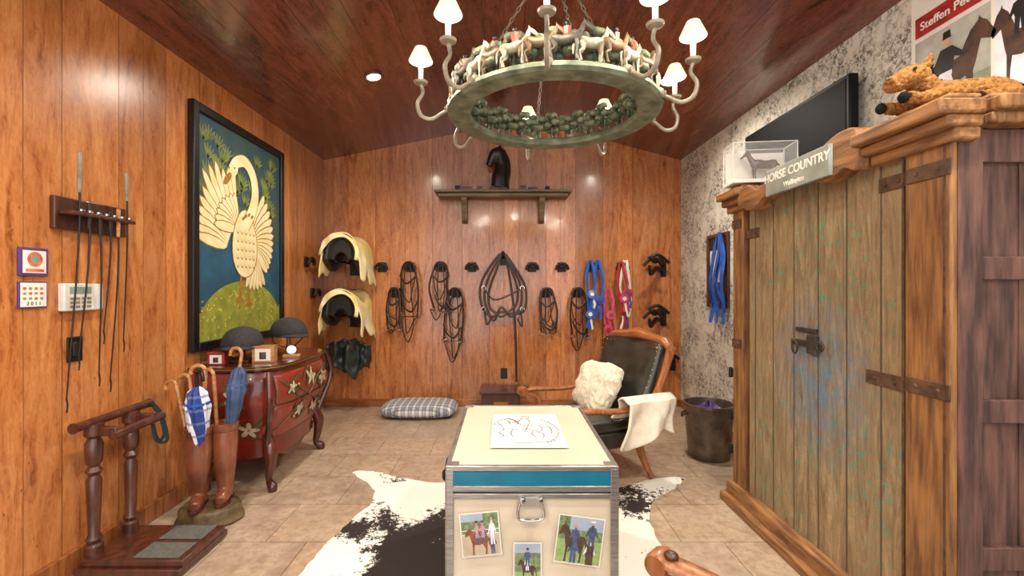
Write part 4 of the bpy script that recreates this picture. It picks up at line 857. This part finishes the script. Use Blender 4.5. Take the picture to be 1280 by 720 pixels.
for s in (-1,1):
    G().ell((-.27,s*.06-.052,.03),(.02,.022,.024),10).out('hoof',mDkP,pe); G().ell((.04,s*.1,.03),(.02,.022,.024),10).out('hoof',mDkP,pe)
    G().ell((-.195,s*.047-.03,.165),(.008,.006,.008),8).out('eye',mBlkP,pe)
# ---------- right wall ----------
e=E('television','black flat screen television mounted on wallpapered wall','television',(XR,2.85,1.84))
G().box((-.02,0,.27),(.04,.3,.26)).out('wall_mount',mIron,e); G().box((-.065,0,.26),(.05,1.02,.52)).out('housing',mTvB,e,bev=.008); G().box((-.091,0,.265),(.003,.97,.47)).out('screen',mScr,e)
e=E('poster','equestrian poster with red banner on wallpapered wall','poster',(XR,1.8,1.9)); 
G().box((-.003,0,.33),(.004,.56,.66)).out('sheet',mPaper,e)
pb=M('poster_backdrop','b9b8ae',.5,h2='8f9286',sc=8,bump=0); pl=M('poster_lawn','8a9078',.5,h2='6f7a5c',sc=20,bump=0); ph=M('poster_bay_horse','5a3a28',.5,h2='241a16',sc=14,bump=0)
g=G(); g.M=FR((-.0055,0,0),(0,-1,0),(0,0,1))
g.poly(rc(-.26,.47,.26,.56),0,0); g.poly(rc(-.26,.04,.06,.45),0,1); g.poly(rc(-.26,.04,.06,.2),.0003,2); g.poly(hs(-.25,.08,.33,.34,True),.0006,3)
g.poly([(-.15,.26),(-.1,.26),(-.085,.21),(-.1,.16),(-.12,.16),(-.12,.22)],.0009,5); g.poly([(-.16,.25),(-.09,.25),(-.08,.31),(-.04,.29),(-.035,.305),(-.09,.36),(-.14,.36),(-.17,.30)],.0011,4); g.poly(ov(-.113,.385,.017,.022),.0012,6); g.poly([(-.135,.398),(-.09,.398),(-.095,.402),(-.098,.43),(-.128,.43),(-.13,.402)],.0013,4); g.poly(rc(-.16,.24,-.09,.26),.0014,5)
g.poly(rc(.075,.02,.27,.45),0,5); g.poly(hs(.06,.08,.21,.33),.0006,3); g.poly(ps(.11,.27,.1,.15),.0009,4)
g.out('printed_picture',[mRedS,pb,pl,ph,mBlk,pm[6],pm[7]],e,norm=False)
text('Steffen Peters',.05,mLet,e,FR((-.007,.235,.512),(0,-1,0),(0,0,1)),off=.0006,al='LEFT')
e=E('ribbon_frame','dark framed picture with blue award ribbons on wallpaper','picture',(XR,3.95,1.08))
g=G()
for c,d in (((-.012,-.18,.32),(.024,.03,.64)),((-.012,.18,.32),(.024,.03,.64)),((-.012,0,.015),(.024,.33,.03)),((-.012,0,.625),(.024,.33,.03))): g.box(c,d)
g.out('frame',mDkW,e,bev=.003); G().box((-.005,0,.32),(.006,.33,.6)).out('backing',mBlk,e); G().box((-.009,.05,.36),(.003,.2,.28)).out('photo',mPaper,e)
random.seed(5)
for k in range(7): 
    r=lambda a:random.uniform(-a,a)
    G().tube(crv([(-.04-.01*(k%2),-.1+.005*k,.64),(-.05,-.19+.03*k+r(.03),.45),(-.07-.012*(k%3),-.2+.04*k+r(.03),.2),(-.05,-.2+.04*k+r(.03),.02),(-.06,-.2+.04*k,-.13+.09*(k%3))],5),[.01,.02,.014,.023,.015],6,fl=.25,up=(1,.5*r(1),.5*(-1)**k)).out('blue_ribbon',mBlue,e)
# ---------- world, camera ----------
w=bpy.data.worlds.new('w'); S.world=w; w.use_nodes=True; w.node_tree.nodes['Background'].inputs[0].default_value=(.96,.98,1,1); w.node_tree.nodes['Background'].inputs[1].default_value=2.0
cam=bpy.data.cameras.new('camera'); cam.lens=16; cam.sensor_width=36; cam.shift_x=.0078; cam.clip_start=.05
co=bpy.data.objects.new('camera',cam); COL.objects.link(co); co.location=(0,0,1.25); co.rotation_euler=(pi/2,0,0); S.camera=co
